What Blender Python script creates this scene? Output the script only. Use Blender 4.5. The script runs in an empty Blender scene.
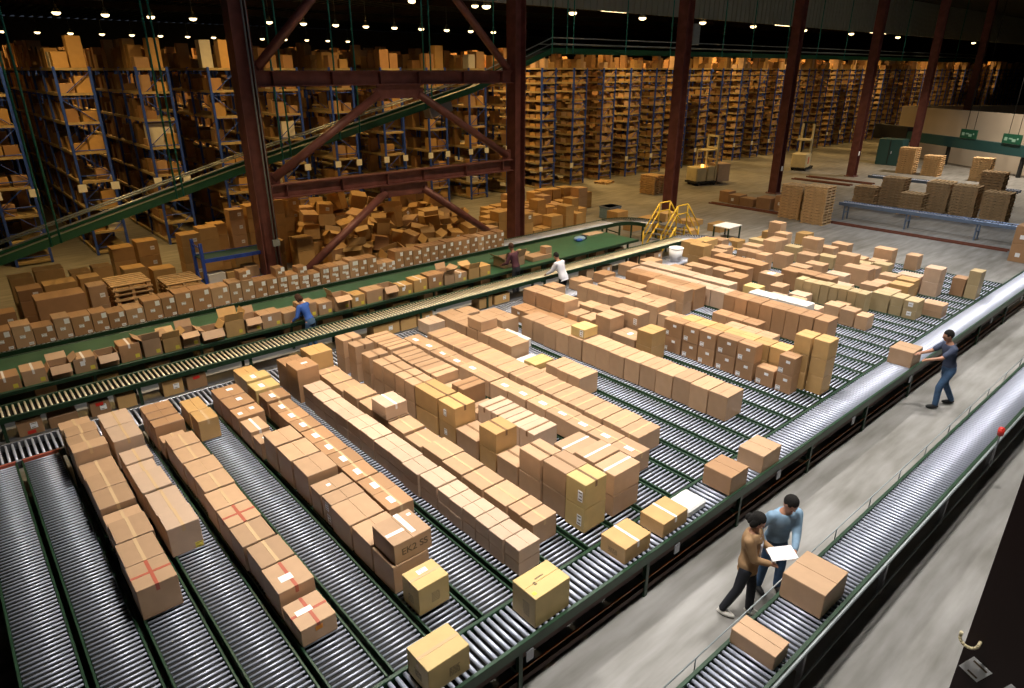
import bpy, math, random
from mathutils import Vector, Matrix
random.seed(7)
PI = math.pi
S = bpy.context.scene
C = S.collection
# ------------------------------------------------------------------ materials
M = {}
def new_mat(name):
    m = bpy.data.materials.new(name); m.use_nodes = True
    nt = m.node_tree; b = nt.nodes['Principled BSDF']
    M[name] = m
    return m, nt, b
def plain(name, col, rough=.6, metal=0., noise=0., nscale=8., bump=0.):
    m, nt, b = new_mat(name)
    b.inputs['Roughness'].default_value = rough
    b.inputs['Metallic'].default_value = metal
    b.inputs['Base Color'].default_value = (*col, 1)
    if noise or bump:
        tc = nt.nodes.new('ShaderNodeTexCoord'); n = nt.nodes.new('ShaderNodeTexNoise')
        n.inputs['Scale'].default_value = nscale; n.inputs['Detail'].default_value = 5
        nt.links.new(tc.outputs['Object'], n.inputs['Vector'])
        if noise:
            r = nt.nodes.new('ShaderNodeValToRGB')
            r.color_ramp.elements[0].position = .3; r.color_ramp.elements[1].position = .7
            r.color_ramp.elements[0].color = (*[c * (1 - noise) for c in col], 1)
            r.color_ramp.elements[1].color = (*[min(1, c * (1 + noise)) for c in col], 1)
            nt.links.new(n.outputs['Fac'], r.inputs['Fac']); nt.links.new(r.outputs['Color'], b.inputs['Base Color'])
        if bump:
            bp = nt.nodes.new('ShaderNodeBump'); bp.inputs['Strength'].default_value = bump; bp.inputs['Distance'].default_value = .01
            nt.links.new(n.outputs['Fac'], bp.inputs['Height']); nt.links.new(bp.outputs['Normal'], b.inputs['Normal'])
    return m
def card(name, col, var=.16):
    m, nt, b = new_mat(name)
    b.inputs['Roughness'].default_value = .5
    oi = nt.nodes.new('ShaderNodeObjectInfo')
    tc = nt.nodes.new('ShaderNodeTexCoord'); n = nt.nodes.new('ShaderNodeTexNoise')
    n.inputs['Scale'].default_value = 5; n.inputs['Detail'].default_value = 4
    nt.links.new(tc.outputs['Object'], n.inputs['Vector'])
    mr = nt.nodes.new('ShaderNodeMapRange'); mr.inputs['To Min'].default_value = 1 - var; mr.inputs['To Max'].default_value = 1 + var
    at_ = nt.nodes.new('ShaderNodeAttribute'); at_.attribute_name = 'tone'
    ad = nt.nodes.new('ShaderNodeMath'); ad.operation = 'ADD'; fr_ = nt.nodes.new('ShaderNodeMath'); fr_.operation = 'FRACT'
    nt.links.new(oi.outputs['Random'], ad.inputs[0]); nt.links.new(at_.outputs['Fac'], ad.inputs[1]); nt.links.new(ad.outputs[0], fr_.inputs[0])
    nt.links.new(fr_.outputs[0], mr.inputs['Value'])
    mr2 = nt.nodes.new('ShaderNodeMapRange'); mr2.inputs['From Min'].default_value = .3; mr2.inputs['From Max'].default_value = .7
    mr2.inputs['To Min'].default_value = .93; mr2.inputs['To Max'].default_value = 1.05
    nt.links.new(n.outputs['Fac'], mr2.inputs['Value'])
    mu = nt.nodes.new('ShaderNodeMath'); mu.operation = 'MULTIPLY'
    nt.links.new(mr.outputs['Result'], mu.inputs[0]); nt.links.new(mr2.outputs['Result'], mu.inputs[1])
    vm = nt.nodes.new('ShaderNodeVectorMath'); vm.operation = 'SCALE'
    vm.inputs[0].default_value = col
    nt.links.new(mu.outputs[0], vm.inputs['Scale']); nt.links.new(vm.outputs['Vector'], b.inputs['Base Color'])
    w = nt.nodes.new('ShaderNodeTexNoise'); w.inputs['Scale'].default_value = 60
    nt.links.new(tc.outputs['Object'], w.inputs['Vector'])
    bp = nt.nodes.new('ShaderNodeBump'); bp.inputs['Strength'].default_value = .15; bp.inputs['Distance'].default_value = .004
    nt.links.new(w.outputs['Fac'], bp.inputs['Height']); nt.links.new(bp.outputs['Normal'], b.inputs['Normal'])
    return m
card('tan', (.45, .285, .165)); card('pinkish', (.52, .37, .26), .10); card('yellowish', (.58, .42, .17), .08)
card('brown', (.37, .21, .105)); card('amber', (.50, .305, .12)); card('stock', (.26, .155, .07), .35)  # warm rack light put into amber's colour, dark aisle shade into stock's
card('white_card', (.68, .66, .62), .05); card('drab', (.42, .32, .17), .1)
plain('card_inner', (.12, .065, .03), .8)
plain('steel', (.52, .56, .68), .50, .5); plain('steel_warm_lit', (.74, .68, .52), .45, .4); plain('steel_dark', (.30, .31, .34), .4, .8)  # warm lamp light is put into the packing rollers' colour
plain('green_paint', (.014, .044, .021), .4, .1, .25, 6); plain('belt_green', (.035, .11, .06), .32, 0, .15, 3)
plain('blue_paint', (.03, .085, .48), .4, .1, .2, 6); plain('gap_black', (.006, .006, .007), .7)  # near-black stands in for the shade between rollers
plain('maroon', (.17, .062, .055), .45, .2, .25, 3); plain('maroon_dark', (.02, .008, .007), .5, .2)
plain('shelf_wood', (.40, .31, .17), .7, 0, .2, 3); plain('pallet_wood', (.60, .40, .20), .75, 0, .2, 7)
plain('white_paper', (.85, .86, .88), .5); plain('tape_clear', (.60, .42, .24), .16); plain('tape_brown', (.20, .11, .055), .35); plain('tape_red', (.42, .10, .06), .4)
plain('tape_white', (.9, .85, .8), .2); plain('ink', (.13, .09, .05), .7); plain('sticker_yellow', (.75, .62, .08), .5)
plain('sticker_orange', (.75, .28, .03), .5); plain('orange_paint', (.42, .12, .02), .5); plain('rust', (.06, .025, .015), .7)
plain('yellow_paint', (.72, .45, .03), .45); plain('cream', (.60, .52, .32), .5, 0, .1, 3); plain('rubber', (.012, .012, .013), .7)
plain('incline_green_lit', (.03, .15, .07), .4, .1); plain('lit_tube', (.5, .56, .56), .4, .4); plain('teal_rod', (.03, .28, .24), .5, .2); plain('grey_conduit', (.27, .31, .32), .5, .3); plain('red_floor', (.15, .045, .025), .6)  # lighter copies of green and conduit: light put into the incline's colour
plain('blue_steel', (.20, .27, .40), .35, .5); plain('skin', (.42, .21, .13), .55); plain('lips', (.30,.08,.06), .5); plain('skin_dark', (.22, .10, .06), .55)
plain('hair', (.006, .005, .004), .95, 0, .5, 60, .5); plain('denim', (.045, .10, .20), .8, 0, .2, 12); plain('black_cloth', (.012, .014, .022), .8)
plain('light_denim', (.20, .32, .45), .8, 0, .15, 10); plain('tan_cloth', (.36, .22, .11), .85, 0, .1, 10)
plain('navy_cloth', (.045, .06, .11), .8); plain('plum_cloth', (.07, .02, .035), .8); plain('white_cloth', (.72, .74, .85), .8)
plain('blue_cloth', (.03, .10, .42), .8); plain('white_shoe', (.7, .68, .62), .5); plain('brown_hair', (.05, .02, .01), .9)
plain('roof_metal', (.05, .055, .055), .6, .3); plain('roof_beam', (.035, .02, .018), .6, .2); plain('pale_wall', (.62, .52, .40), .8, 0, .06, .6)
plain('fascia_metal', (.45, .5, .48), .5, .3); plain('wall_dark', (.05, .05, .05), .8); plain('red_plastic', (.6, .03, .02), .35); plain('dark_teal', (.02, .07, .07), .5)
plain('sign_green', (.012, .09, .05), .5); plain('sign_pale', (.28, .48, .38), .5); plain('shrink_wrap', (.75, .75, .74), .25)
def emit(name, col, s):
    m, nt, b = new_mat(name)
    b.inputs['Emission Color'].default_value = (*col, 1); b.inputs['Emission Strength'].default_value = s
    b.inputs['Base Color'].default_value = (.8, .8, .8, 1)
emit('lamp_warm', (1, .74, .36), 5); emit('lamp_cool', (.85, .92, 1), 14); emit('beacon', (1, .35, .05), 9)
# concrete floor
m, nt, b = new_mat('concrete')
tc = nt.nodes.new('ShaderNodeTexCoord'); n1 = nt.nodes.new('ShaderNodeTexNoise'); n2 = nt.nodes.new('ShaderNodeTexNoise')
n1.inputs['Scale'].default_value = .35; n1.inputs['Detail'].default_value = 7; n2.inputs['Scale'].default_value = 2.2; n2.inputs['Detail'].default_value = 8
mp = nt.nodes.new('ShaderNodeMapping'); mp.inputs['Scale'].default_value = (.35, 2.2, 1)
nt.links.new(tc.outputs['Object'], mp.inputs['Vector']); nt.links.new(mp.outputs['Vector'], n2.inputs['Vector']); nt.links.new(tc.outputs['Object'], n1.inputs['Vector'])
mx = nt.nodes.new('ShaderNodeMix'); mx.data_type = 'FLOAT'; mx.inputs[0].default_value = .5
nt.links.new(n1.outputs['Fac'], mx.inputs[2]); nt.links.new(n2.outputs['Fac'], mx.inputs[3])
r = nt.nodes.new('ShaderNodeValToRGB'); r.color_ramp.elements[0].position = .36; r.color_ramp.elements[1].position = .64
r.color_ramp.elements[0].color = (.13, .125, .11, 1); r.color_ramp.elements[1].color = (.29, .285, .275, 1)
nt.links.new(mx.outputs[0], r.inputs['Fac']); nt.links.new(r.outputs['Color'], b.inputs['Base Color'])
b.inputs['Roughness'].default_value = .5

# ------------------------------------------------------------------ mesh helpers
class MB:
    def __init__(s): s.v = []; s.f = []; s.mi = []; s.mats = []; s.sm = []
    def _m(s, mat):
        if mat not in s.mats: s.mats.append(mat)
        return s.mats.index(mat)
    def quad(s, pts, mat, smooth=False):
        k = len(s.v); s.v += [tuple(p) for p in pts]; s.f.append(tuple(range(k, k + len(pts)))); s.mi.append(s._m(mat)); s.sm.append(smooth)
    def box(s, x0, x1, y0, y1, z0, z1, mat, T=None, bev=0):
        def add(vs, fs):
            k = len(s.v)
            s.v += [tuple(T @ Vector(p)) if T else p for p in vs]
            for f in fs: s.f.append(tuple(k + i for i in f)); s.mi.append(s._m(mat)); s.sm.append(False)
        if not bev:
            add([(x0,y0,z0),(x1,y0,z0),(x1,y1,z0),(x0,y1,z0),(x0,y0,z1),(x1,y0,z1),(x1,y1,z1),(x0,y1,z1)],
                [(3,2,1,0),(4,5,6,7),(0,1,5,4),(1,2,6,5),(2,3,7,6),(3,0,4,7)])
        else:
            b = min(bev, (x1-x0)/3, (y1-y0)/3, (z1-z0)/3); vs = []; fs = []; idx = {}
            X = (x0, x1); Y = (y0, y1); Z = (z0, z1)
            for i in (0,1):
                for j in (0,1):
                    for k in (0,1):
                        sx, sy, sz = (1-2*i)*b, (1-2*j)*b, (1-2*k)*b
                        for a, off in enumerate(((0,sy,sz),(sx,0,sz),(sx,sy,0))):
                            idx[i,j,k,a] = len(vs); vs.append((X[i]+off[0], Y[j]+off[1], Z[k]+off[2]))
            q = lambda *t: fs.append(tuple(idx[a] for a in t))
            for i in (0,1): q(*[(i,j,k,0) for j,k in ((0,0),(1,0),(1,1),(0,1))][::(1 if i else -1)])
            for j in (0,1): q(*[(i,j,k,1) for i,k in ((0,0),(1,0),(1,1),(0,1))][::(-1 if j else 1)])
            for k in (0,1): q(*[(i,j,k,2) for i,j in ((0,0),(1,0),(1,1),(0,1))][::(1 if k else -1)])
            for i in (0,1):
                for j in (0,1): q((i,j,0,0),(i,j,0,1),(i,j,1,1),(i,j,1,0))
            for i in (0,1):
                for k in (0,1): q((i,0,k,0),(i,0,k,2),(i,1,k,2),(i,1,k,0))
            for j in (0,1):
                for k in (0,1): q((0,j,k,1),(0,j,k,2),(1,j,k,2),(1,j,k,1))
            for i in (0,1):
                for j in (0,1):
                    for k in (0,1): q((i,j,k,0),(i,j,k,1),(i,j,k,2))
            add(vs, fs)
        return s
    def tube(s, a, b, r, mat, n=8, r2=None, cap=True):
        a = Vector(a); b = Vector(b); d = (b - a).normalized()
        u = d.orthogonal().normalized(); w = d.cross(u); r2 = r if r2 is None else r2
        k = len(s.v); mi = s._m(mat)
        for p, rr in ((a, r), (b, r2)):
            for i in range(n):
                t = 2*PI*i/n; s.v.append(tuple(p + (u*math.cos(t) + w*math.sin(t))*rr))
        for i in range(n):
            s.f.append((k+i, k+(i+1)%n, k+n+(i+1)%n, k+n+i)); s.mi.append(mi); s.sm.append(True)
        if cap:
            s.f.append(tuple(k+i for i in range(n))[::-1]); s.f.append(tuple(k+n+i for i in range(n))); s.mi += [mi, mi]; s.sm += [False, False]
        return s
    def ball(s, c, rx, ry, rz, mat, nu=12, nv=8, T=None):
        k = len(s.v); mi = s._m(mat); c = Vector(c)
        for j in range(nv+1):
            ph = PI*j/nv
            for i in range(nu):
                t = 2*PI*i/nu
                p = c + Vector((rx*math.sin(ph)*math.cos(t), ry*math.sin(ph)*math.sin(t), rz*math.cos(ph)))
                s.v.append(tuple(T @ p) if T else tuple(p))
        for j in range(nv):
            for i in range(nu):
                s.f.append((k+j*nu+i, k+(j+1)*nu+i, k+(j+1)*nu+(i+1)%nu, k+j*nu+(i+1)%nu)); s.mi.append(mi); s.sm.append(True)
        return s
    def mesh(s, name):
        me = bpy.data.meshes.new(name); me.from_pydata(s.v, [], s.f)
        for m in s.mats: me.materials.append(M[m])
        me.polygons.foreach_set('material_index', s.mi); me.polygons.foreach_set('use_smooth', s.sm)
        me.update(); return me
def link(name, me, loc=(0,0,0), rz=0, parent=None, rot=None):
    o = bpy.data.objects.new(name, me); C.objects.link(o); o.location = loc
    o.rotation_euler = rot if rot else (0, 0, rz)
    if parent: o.parent = parent
    return o
def tag(o, label, cat, group=None, kind=None):
    o['label'] = label; o['category'] = cat
    if group: o['group'] = group
    if kind: o['kind'] = kind
    return o
def empty(name, loc=(0,0,0), rz=0, label=None, cat=None, group=None):
    o = bpy.data.objects.new(name, None); C.objects.link(o); o.location = loc; o.rotation_euler = (0,0,rz); o.empty_display_size = .2
    if label: tag(o, label, cat, group)
    return o
def struct(name, me, loc=(0,0,0)):
    o = link(name, me, loc); o['kind'] = 'structure'; return o
ORD = ['zeroth','first','second','third','fourth','fifth','sixth','seventh','eighth','ninth','tenth','eleventh','twelfth','thirteenth','fourteenth','fifteenth','sixteenth','seventeenth','eighteenth','nineteenth','twentieth',
 'twenty-first','twenty-second','twenty-third','twenty-fourth','twenty-fifth','twenty-sixth','twenty-seventh','twenty-eighth','twenty-ninth','thirtieth','thirty-first','thirty-second','thirty-third','thirty-fourth','thirty-fifth','thirty-sixth','thirty-seventh','thirty-eighth','thirty-ninth','fortieth','forty-first','forty-second','forty-third','forty-fourth','forty-fifth','forty-sixth','forty-seventh','forty-eighth','forty-ninth','fiftieth']
# ------------------------------------------------------------------ cartons
cache = {}
def carton_mesh(w, d, h, mat, seam='y'):
    key = (round(w,2), round(d,2), round(h,2), mat, seam)
    if key in cache: return cache[key]
    b = MB(); hw, hd = w/2, d/2; t = .006
    b.box(-hw, hw, -hd, hd, 0, h-t, mat, bev=.006)
    g = .003
    if seam == 'y':
        b.box(-hw+.001, -g, -hd+.001, hd-.001, h-t-.001, h, mat, bev=.002); b.box(g, hw-.001, -hd+.001, hd-.001, h-t-.001, h, mat, bev=.002)
    else:
        b.box(-hw+.001, hw-.001, -hd+.001, -g, h-t-.001, h, mat, bev=.002); b.box(-hw+.001, hw-.001, g, hd-.001, h-t-.001, h, mat, bev=.002)
    cache[key] = b.mesh('carton'); return cache[key]
def tape_mesh(w, d, h, mat, seam='y', cross=False, full=True, width=.042):
    key = ('tape', round(w,2), round(d,2), round(h,2), mat, seam, cross, full)
    if key in cache: return cache[key]
    b = MB(); hw, hd, q, e = w/2, d/2, width/2, .0025
    def strip(ax):
        if ax == 'y':
            b.box(-q, q, -hd*(1 if full else .55), hd*(1 if full else .55), h, h+e, mat)
            if full: b.box(-q, q, -hd-e, -hd+.0005, h-min(.1,h*.4), h+e, mat)
        else:
            b.box(-hw, hw, -q, q, h, h+(e if ax == seam else .8*e), mat)
            b.box(-hw-e, -hw+.0005, -q, q, h-min(.1,h*.4), h+e, mat)
    strip(seam)
    if cross: strip('x' if seam == 'y' else 'y')
    cache[key] = b.mesh('tape'); return cache[key]
def patch_mesh(a, bb, mat, lines=0, face='top'):
    """thin paper label a x bb lying flat (top) or upright on the -y or -x face"""
    key = ('patch', a, bb, mat, lines, face)
    if key in cache: return cache[key]
    b = MB(); e = .003
    def put(u0,u1,v0,v1,t0,t1,mt):
        if face == 'top': b.box(u0,u1,v0,v1,t0,t1,mt)
        elif face == 'front': b.box(u0,u1,-t1,-t0,v0,v1,mt)
        else: b.box(-t1,-t0,u0,u1,v0,v1,mt)
    if mat == 'ink':
        if min(a,bb) > .06:
            rs_ = random.Random(int(a*1000+bb*100)); n_ = 6
            for i in range(n_):
                y = bb*(.45-.9*i/(n_-1)); u = -a/2
                while u < a/2-.015:
                    l_ = rs_.uniform(.012,.04); put(u, min(a/2,u+l_), y-bb*.035, y+bb*.035, 0, .0012, 'ink'); u += l_+.01
        else: put(-a/2,a/2,-bb*.12,bb*.12,0,.0012,mat); put(-a/2,a/2,bb*.2,bb*.4,0,.0012,mat)
        cache[key] = b.mesh('patch'); return cache[key]
    put(-a/2,a/2,-bb/2,bb/2,0,e,mat)
    for i in range(lines):
        y = bb*(.32-.64*i/max(1,lines-1)) if lines > 1 else 0
        put(-a*.36, a*(.36-.2*(i%2)), y-bb*.05, y+bb*.05, e, e+.001, 'ink')
    cache[key] = b.mesh('patch'); return cache[key]
def carton(x, y, z, w, d, h, label, mat='tan', group=None, seam='y', tape=None, cross=False, marks=(), rz=0., tapefull=True, rot=None):
    """x, y: the near left corner of the base; w along x, d along y."""
    o = link('cardboard_box', carton_mesh(w, d, h, mat, seam), (x+w/2, y+d/2, z), rz, rot=rot)
    tag(o, label, 'box', group)
    if tape:
        link('packing_tape', tape_mesh(w, d, h, tape, seam, cross, tapefull), parent=o)['label'] = {'tape_red':'red printed tape','tape_white':'shiny white tape','tape_brown':'dark brown tape'}.get(tape, 'glossy clear tape')
    for face, mt, a, bb, u, v, ln in marks:
        me = patch_mesh(a, bb, mt, ln, face)
        nm = 'shipping_label' if mt == 'white_paper' else ('sticker' if 'sticker' in mt else 'printed_mark')
        if face == 'top': loc = (u*w, v*d, h)
        elif face == 'front': loc = (u*w, -d/2, (v+.5)*h)
        else: loc = (-w/2, u*d, (v+.5)*h)
        q = link(nm, me, loc, parent=o)
        if nm != 'printed_mark': q['label'] = {'white_paper':'white paper label'}.get(mt, mt.split('_')[-1]+' sticker')
    return o
def open_mesh(w, d, h, mat, v=0):
    key = ('open', round(w,2), round(d,2), round(h,2), mat, v)
    if key in cache: return cache[key]
    b = MB(); hw, hd, t = w/2, d/2, .008
    b.box(-hw,hw,-hd,hd,0,t,mat); b.box(-hw,-hw+t,-hd,hd,0,h,mat); b.box(hw-t,hw,-hd,hd,0,h,mat); b.box(-hw,hw,-hd,-hd+t,0,h,mat); b.box(-hw,hw,hd-t,hd,0,h,mat)
    rs = random.Random(v)
    for k, (L, off, ax) in enumerate(((w, hd, 0), (d, hw, PI/2), (w, hd, PI), (d, hw, -PI/2))):
        a = rs.choice([.3, .6, -.5, 1.2, -1.0]) if v % 5 else -.9
        T = Matrix.Rotation(ax, 4, 'Z') @ Matrix.Translation((0, off-.004, h)) @ Matrix.Rotation(a, 4, 'X')
        b.box(-L/2+.005, L/2-.005, 0, min(w,d)*.48, 0, .006, mat, T)
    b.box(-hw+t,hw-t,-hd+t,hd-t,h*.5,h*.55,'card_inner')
    cache[key] = b.mesh('open_carton'); return cache[key]
# ------------------------------------------------------------------ room shell
GX0, GX1, GY0, GY1 = -14, 150, -6, 100
struct('floor', MB().box(GX0, GX1, GY0, GY1, -.2, 0, 'concrete').mesh('floor'))
CZ = 12.6
b = MB(); b.box(GX0, GX1, GY0, GY1, CZ+.15, CZ+.25, 'roof_metal')
x = GX0
while x < GX1:      # ribs of the corrugated roof deck
    b.box(x, x+.35, GY0, GY1, CZ, CZ+.15, 'roof_metal'); x += .9
struct('ceiling', b.mesh('ceiling'))
struct('wall_far', MB().box(GX0, GX1, GY1-.3, GY1, 0, CZ, 'wall_dark').mesh('w'))
struct('wall_right', MB().box(GX1-.3, GX1, GY0, GY1-.3, 0, CZ, 'wall_dark').mesh('w'))
struct('wall_left', MB().box(GX0, GX0+.3, GY0, GY1-.3, 0, CZ, 'wall_dark').mesh('w'))
struct('wall_near', MB().box(GX0+.3, GX1-.3, GY0, GY0+.3, 0, CZ, 'wall_dark').mesh('w'))
for i, yy in enumerate((31, 41.5, 52, 62.5, 73)):
    b = MB(); b.box(GX0+.3, GX1-.3, yy-.15, yy+.15, CZ-.55, CZ-.52, 'roof_beam'); b.box(GX0+.3, GX1-.3, yy-.02, yy+.02, CZ-.52, CZ, 'roof_beam')
    o = struct('trim_%d' % (i+1), b.mesh('roof_girder'))
b = MB(); x = GX0+.3
while x < GX1-.5:
    b.box(x, x+.3, 25.9, 26.0, 9.85, CZ-.01, 'fascia_metal'); b.box(x+.3, x+.5, 25.95, 26.05, 9.85, CZ-.01, 'fascia_metal'); x += .5
struct('trim_6', b.mesh('fascia'))
# ------------------------------------------------------------------ I-section steel
def ibeam(b, p, q, h, w, mat, up=(0,0,1), t=.025):
    p = Vector(p); q = Vector(q); d = (q-p); L = d.length; d.normalize(); up = Vector(up); sd = d.cross(up).normalized(); up = sd.cross(d)
    T = Matrix(((d.x, sd.x, up.x, p.x), (d.y, sd.y, up.y, p.y), (d.z, sd.z, up.z, p.z), (0,0,0,1)))
    b.box(0, L, -w/2, w/2, -h/2, -h/2+t, mat, T); b.box(0, L, -w/2, w/2, h/2-t, h/2, mat, T); b.box(0, L, -t/2, t/2, -h/2+t, h/2-t, mat, T)
def column(x, y, label, s=.52, mat='maroon', notice=None):
    e = empty('steel_column', (x, y, 0), 0, label, 'column', None)
    b = MB(); ibeam(b, (0,0,.05), (0,0,CZ-.02), s, s, mat, up=(1,0,0), t=.03)
    link('shaft', b.mesh('shaft'), parent=e)
    b = MB(); b.box(-s*.7, s*.7, -s*.7, s*.7, 0, .05, mat, bev=.01)
    for i in (-1,1):
        for j in (-1,1): b.tube((i*s*.6, j*s*.6, .04), (i*s*.6, j*s*.6, .12), .02, 'steel_dark')
    link('base_plate', b.mesh('bp'), parent=e)
    return e
YC = 20.5
cols = []
names = ['dark red steel column at the left end of the braced frame', 'dark red steel column at the right end of the braced frame',
 'dark red steel column beside the yellow crossover stairs', 'dark red steel column left of the tall pallet stacks',
 'dark red steel column right of the reach truck', 'dark red steel column in front of the pale block wall', 'farthest dark red steel column before the pale block wall']
for i, xx in enumerate((7.6, 18.0, 28.5, 39.1, 49.8, 60.6, 71.4)):
    cols.append(column(xx, YC, names[i]))
link('notice', patch_mesh(.2, .28, 'white_paper', 0, 'front'), (.05, -.27, 1.5), parent=cols[3])
link('notice', patch_mesh(.2, .28, 'white_paper', 0, 'front'), (-.05, -.27, 1.6), parent=cols[4])
o = link('junction_box', MB().box(-.25,.25,-.2,.2,0,.9,'grey_conduit', bev=.02).mesh('jb'), (.55, -.1, 8.1), parent=cols[2])
b = MB(); b.tube((.1,-.3,.3),(.1,-.3,CZ-.3),.025,'grey_conduit'); b.tube((.2,-.3,.3),(.2,-.3,CZ-.3),.018,'grey_conduit'); b.box(.04,.26,-.34,-.26,1.9,2.1,'grey_conduit')
link('conduit', b.mesh('conduit'), parent=cols[0])
# braced frame between the first two columns
fr = empty('braced_frame', (12.8, YC, 0), 0, 'dark red braced steel frame of beams and pipe braces between the two columns', 'steel frame')
fx = lambda x: x - 12.8
for z0, z1 in ((6.54, 6.98), (3.30, 3.74)):
    b = MB(); ibeam(b, (fx(7.9),0,(z0+z1)/2), (fx(17.7),0,(z0+z1)/2), z1-z0, .36, 'maroon', t=.035)
    for k in (8.4, 10.3, 12.0, 13.5, 15.4, 17.2): b.box(fx(k)-.012, fx(k)+.012, -.17, .17, z0, z1, 'maroon')
    b.box(fx(11.9), fx(13.6), -.03, .03, z0-.42, z0, 'maroon')
    link('beam', b.mesh('beam'), parent=fr)
for (xa,za,xb,zb) in ((8.0,7.05,12.3,11.3),(17.55,7.05,13.1,11.3),(11.95,6.25,8.05,3.9),(13.5,6.25,17.5,3.9),(11.95,3.05,8.05,.35),(13.5,3.05,17.5,.35)):
    b = MB(); b.tube((fx(xa),0,za),(fx(xb),0,zb),.135,'maroon',16)
    for (qx,qz) in ((xa,za),(xb,zb)): b.box(fx(qx)-.2, fx(qx)+.2, -.02, .02, qz-.2, qz+.2, 'maroon')
    link('brace', b.mesh('brace'), parent=fr)
# near column at the right edge of the view
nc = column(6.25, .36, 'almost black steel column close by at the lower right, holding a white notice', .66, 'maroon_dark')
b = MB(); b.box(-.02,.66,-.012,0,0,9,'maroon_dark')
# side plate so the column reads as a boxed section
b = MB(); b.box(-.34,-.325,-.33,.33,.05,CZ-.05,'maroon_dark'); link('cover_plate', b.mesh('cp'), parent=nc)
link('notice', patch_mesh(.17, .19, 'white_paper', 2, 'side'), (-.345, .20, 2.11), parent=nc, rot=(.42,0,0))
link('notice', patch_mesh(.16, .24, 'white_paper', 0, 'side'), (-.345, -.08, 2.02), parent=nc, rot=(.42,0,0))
b = MB()
for i in range(8):
    a0 = PI + PI*i/8; a1 = PI + PI*(i+1)/8
    b.tube((-.06, .07*math.cos(a0), .07*math.sin(a0)), (-.06, .07*math.cos(a1), .07*math.sin(a1)), .014, 'cream', 8)
b.tube((-.06,.07,0),(-.06,.07,.05),.014,'cream'); b.tube((0,-.07,0),(-.07,-.07,0),.014,'cream')
link('cable_hook', b.mesh('hook'), (-.335, .30, 2.40), parent=nc)
# ------------------------------------------------------------------ conveyors
ZR = .78
rollcache = {}
def roller_mesh(L, r, axis, mat='steel'):
    k = (round(L,3), r, axis, mat)
    if k not in rollcache:
        b = MB(); p = (L/2,0,0) if axis == 'x' else (0,L/2,0)
        b.tube(tuple(-c for c in p), p, r, mat, 10)
        rollcache[k] = b.mesh('roller')
    return rollcache[k]
def rollers(root, n, pos, L, r, axis, mat='steel', first=0, cap=100):
    me = roller_mesh(L, r, axis, mat)
    order = list(range(n))
    for i in order[:cap]:
        link('roller', me, pos(i), parent=root)
    if n > cap:
        b = MB()
        for i in order[cap:]:
            p = Vector(pos(i)); q = Vector((L/2,0,0)) if axis == 'x' else Vector((0,L/2,0))
            b.tube(p-q, p+q, r, mat, 10)
        o = link('roller', b.mesh('roller'), parent=root); o['kind'] = 'stuff'
P = .636; X0 = -.03; YA, YB = 4.96, 12.86
def lane(k):
    x0 = X0 + P*k
    nm = f'green railed gravity roller lane, {ORD[k+2]} lane counted from the lower left'
    e = empty('roller_lane', (x0+P/2, (YA+YB)/2, 0), 0, nm, 'conveyor', 'sorting lanes of steel rollers')
    yc = (YA+YB)/2; hl = (YB-YA)/2
    for s in (-1, 1):
        link('side_rail', MB().box(-.014,.014,-hl,hl,ZR-.1,ZR+.010,'green_paint', bev=.004).mesh('rail') if ('rail',) not in cache else cache[('rail',)], (s*(P/2-.045),0,0), parent=e)
        if ('rail',) not in cache: cache[('rail',)] = e.children[0].data
    if 'gap_sheet' not in cache: cache['gap_sheet'] = MB().box(-.25,.25,-hl,hl,ZR-.13,ZR-.09,'gap_black').mesh('gap_sheet')
    link('gap_shade_sheet', cache['gap_sheet'], parent=e)  # dark sheet added to give the shade between lane rollers
    n = int((YB-YA)/.0795)
    rollers(e, n, lambda i: (0, -hl+.04+i*.0795, ZR-.0145), P-.13, .0145, 'x')
    if 'llegs' not in cache:
        b = MB()
        for s in (-1,1): b.box(s*.24-.02,s*.24+.02,-.02,.02,0,ZR-.1,'green_paint')
        b.box(-.24,.24,-.015,.015,.3,.34,'green_paint'); cache['llegs'] = b.mesh('legs')
    for yy in (-hl+.1, -hl/3, hl/3, hl-.1): link('leg_frame', cache['llegs'], (0,yy,0), parent=e)
for k in range(-1, 39): 
    lane(k)
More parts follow.
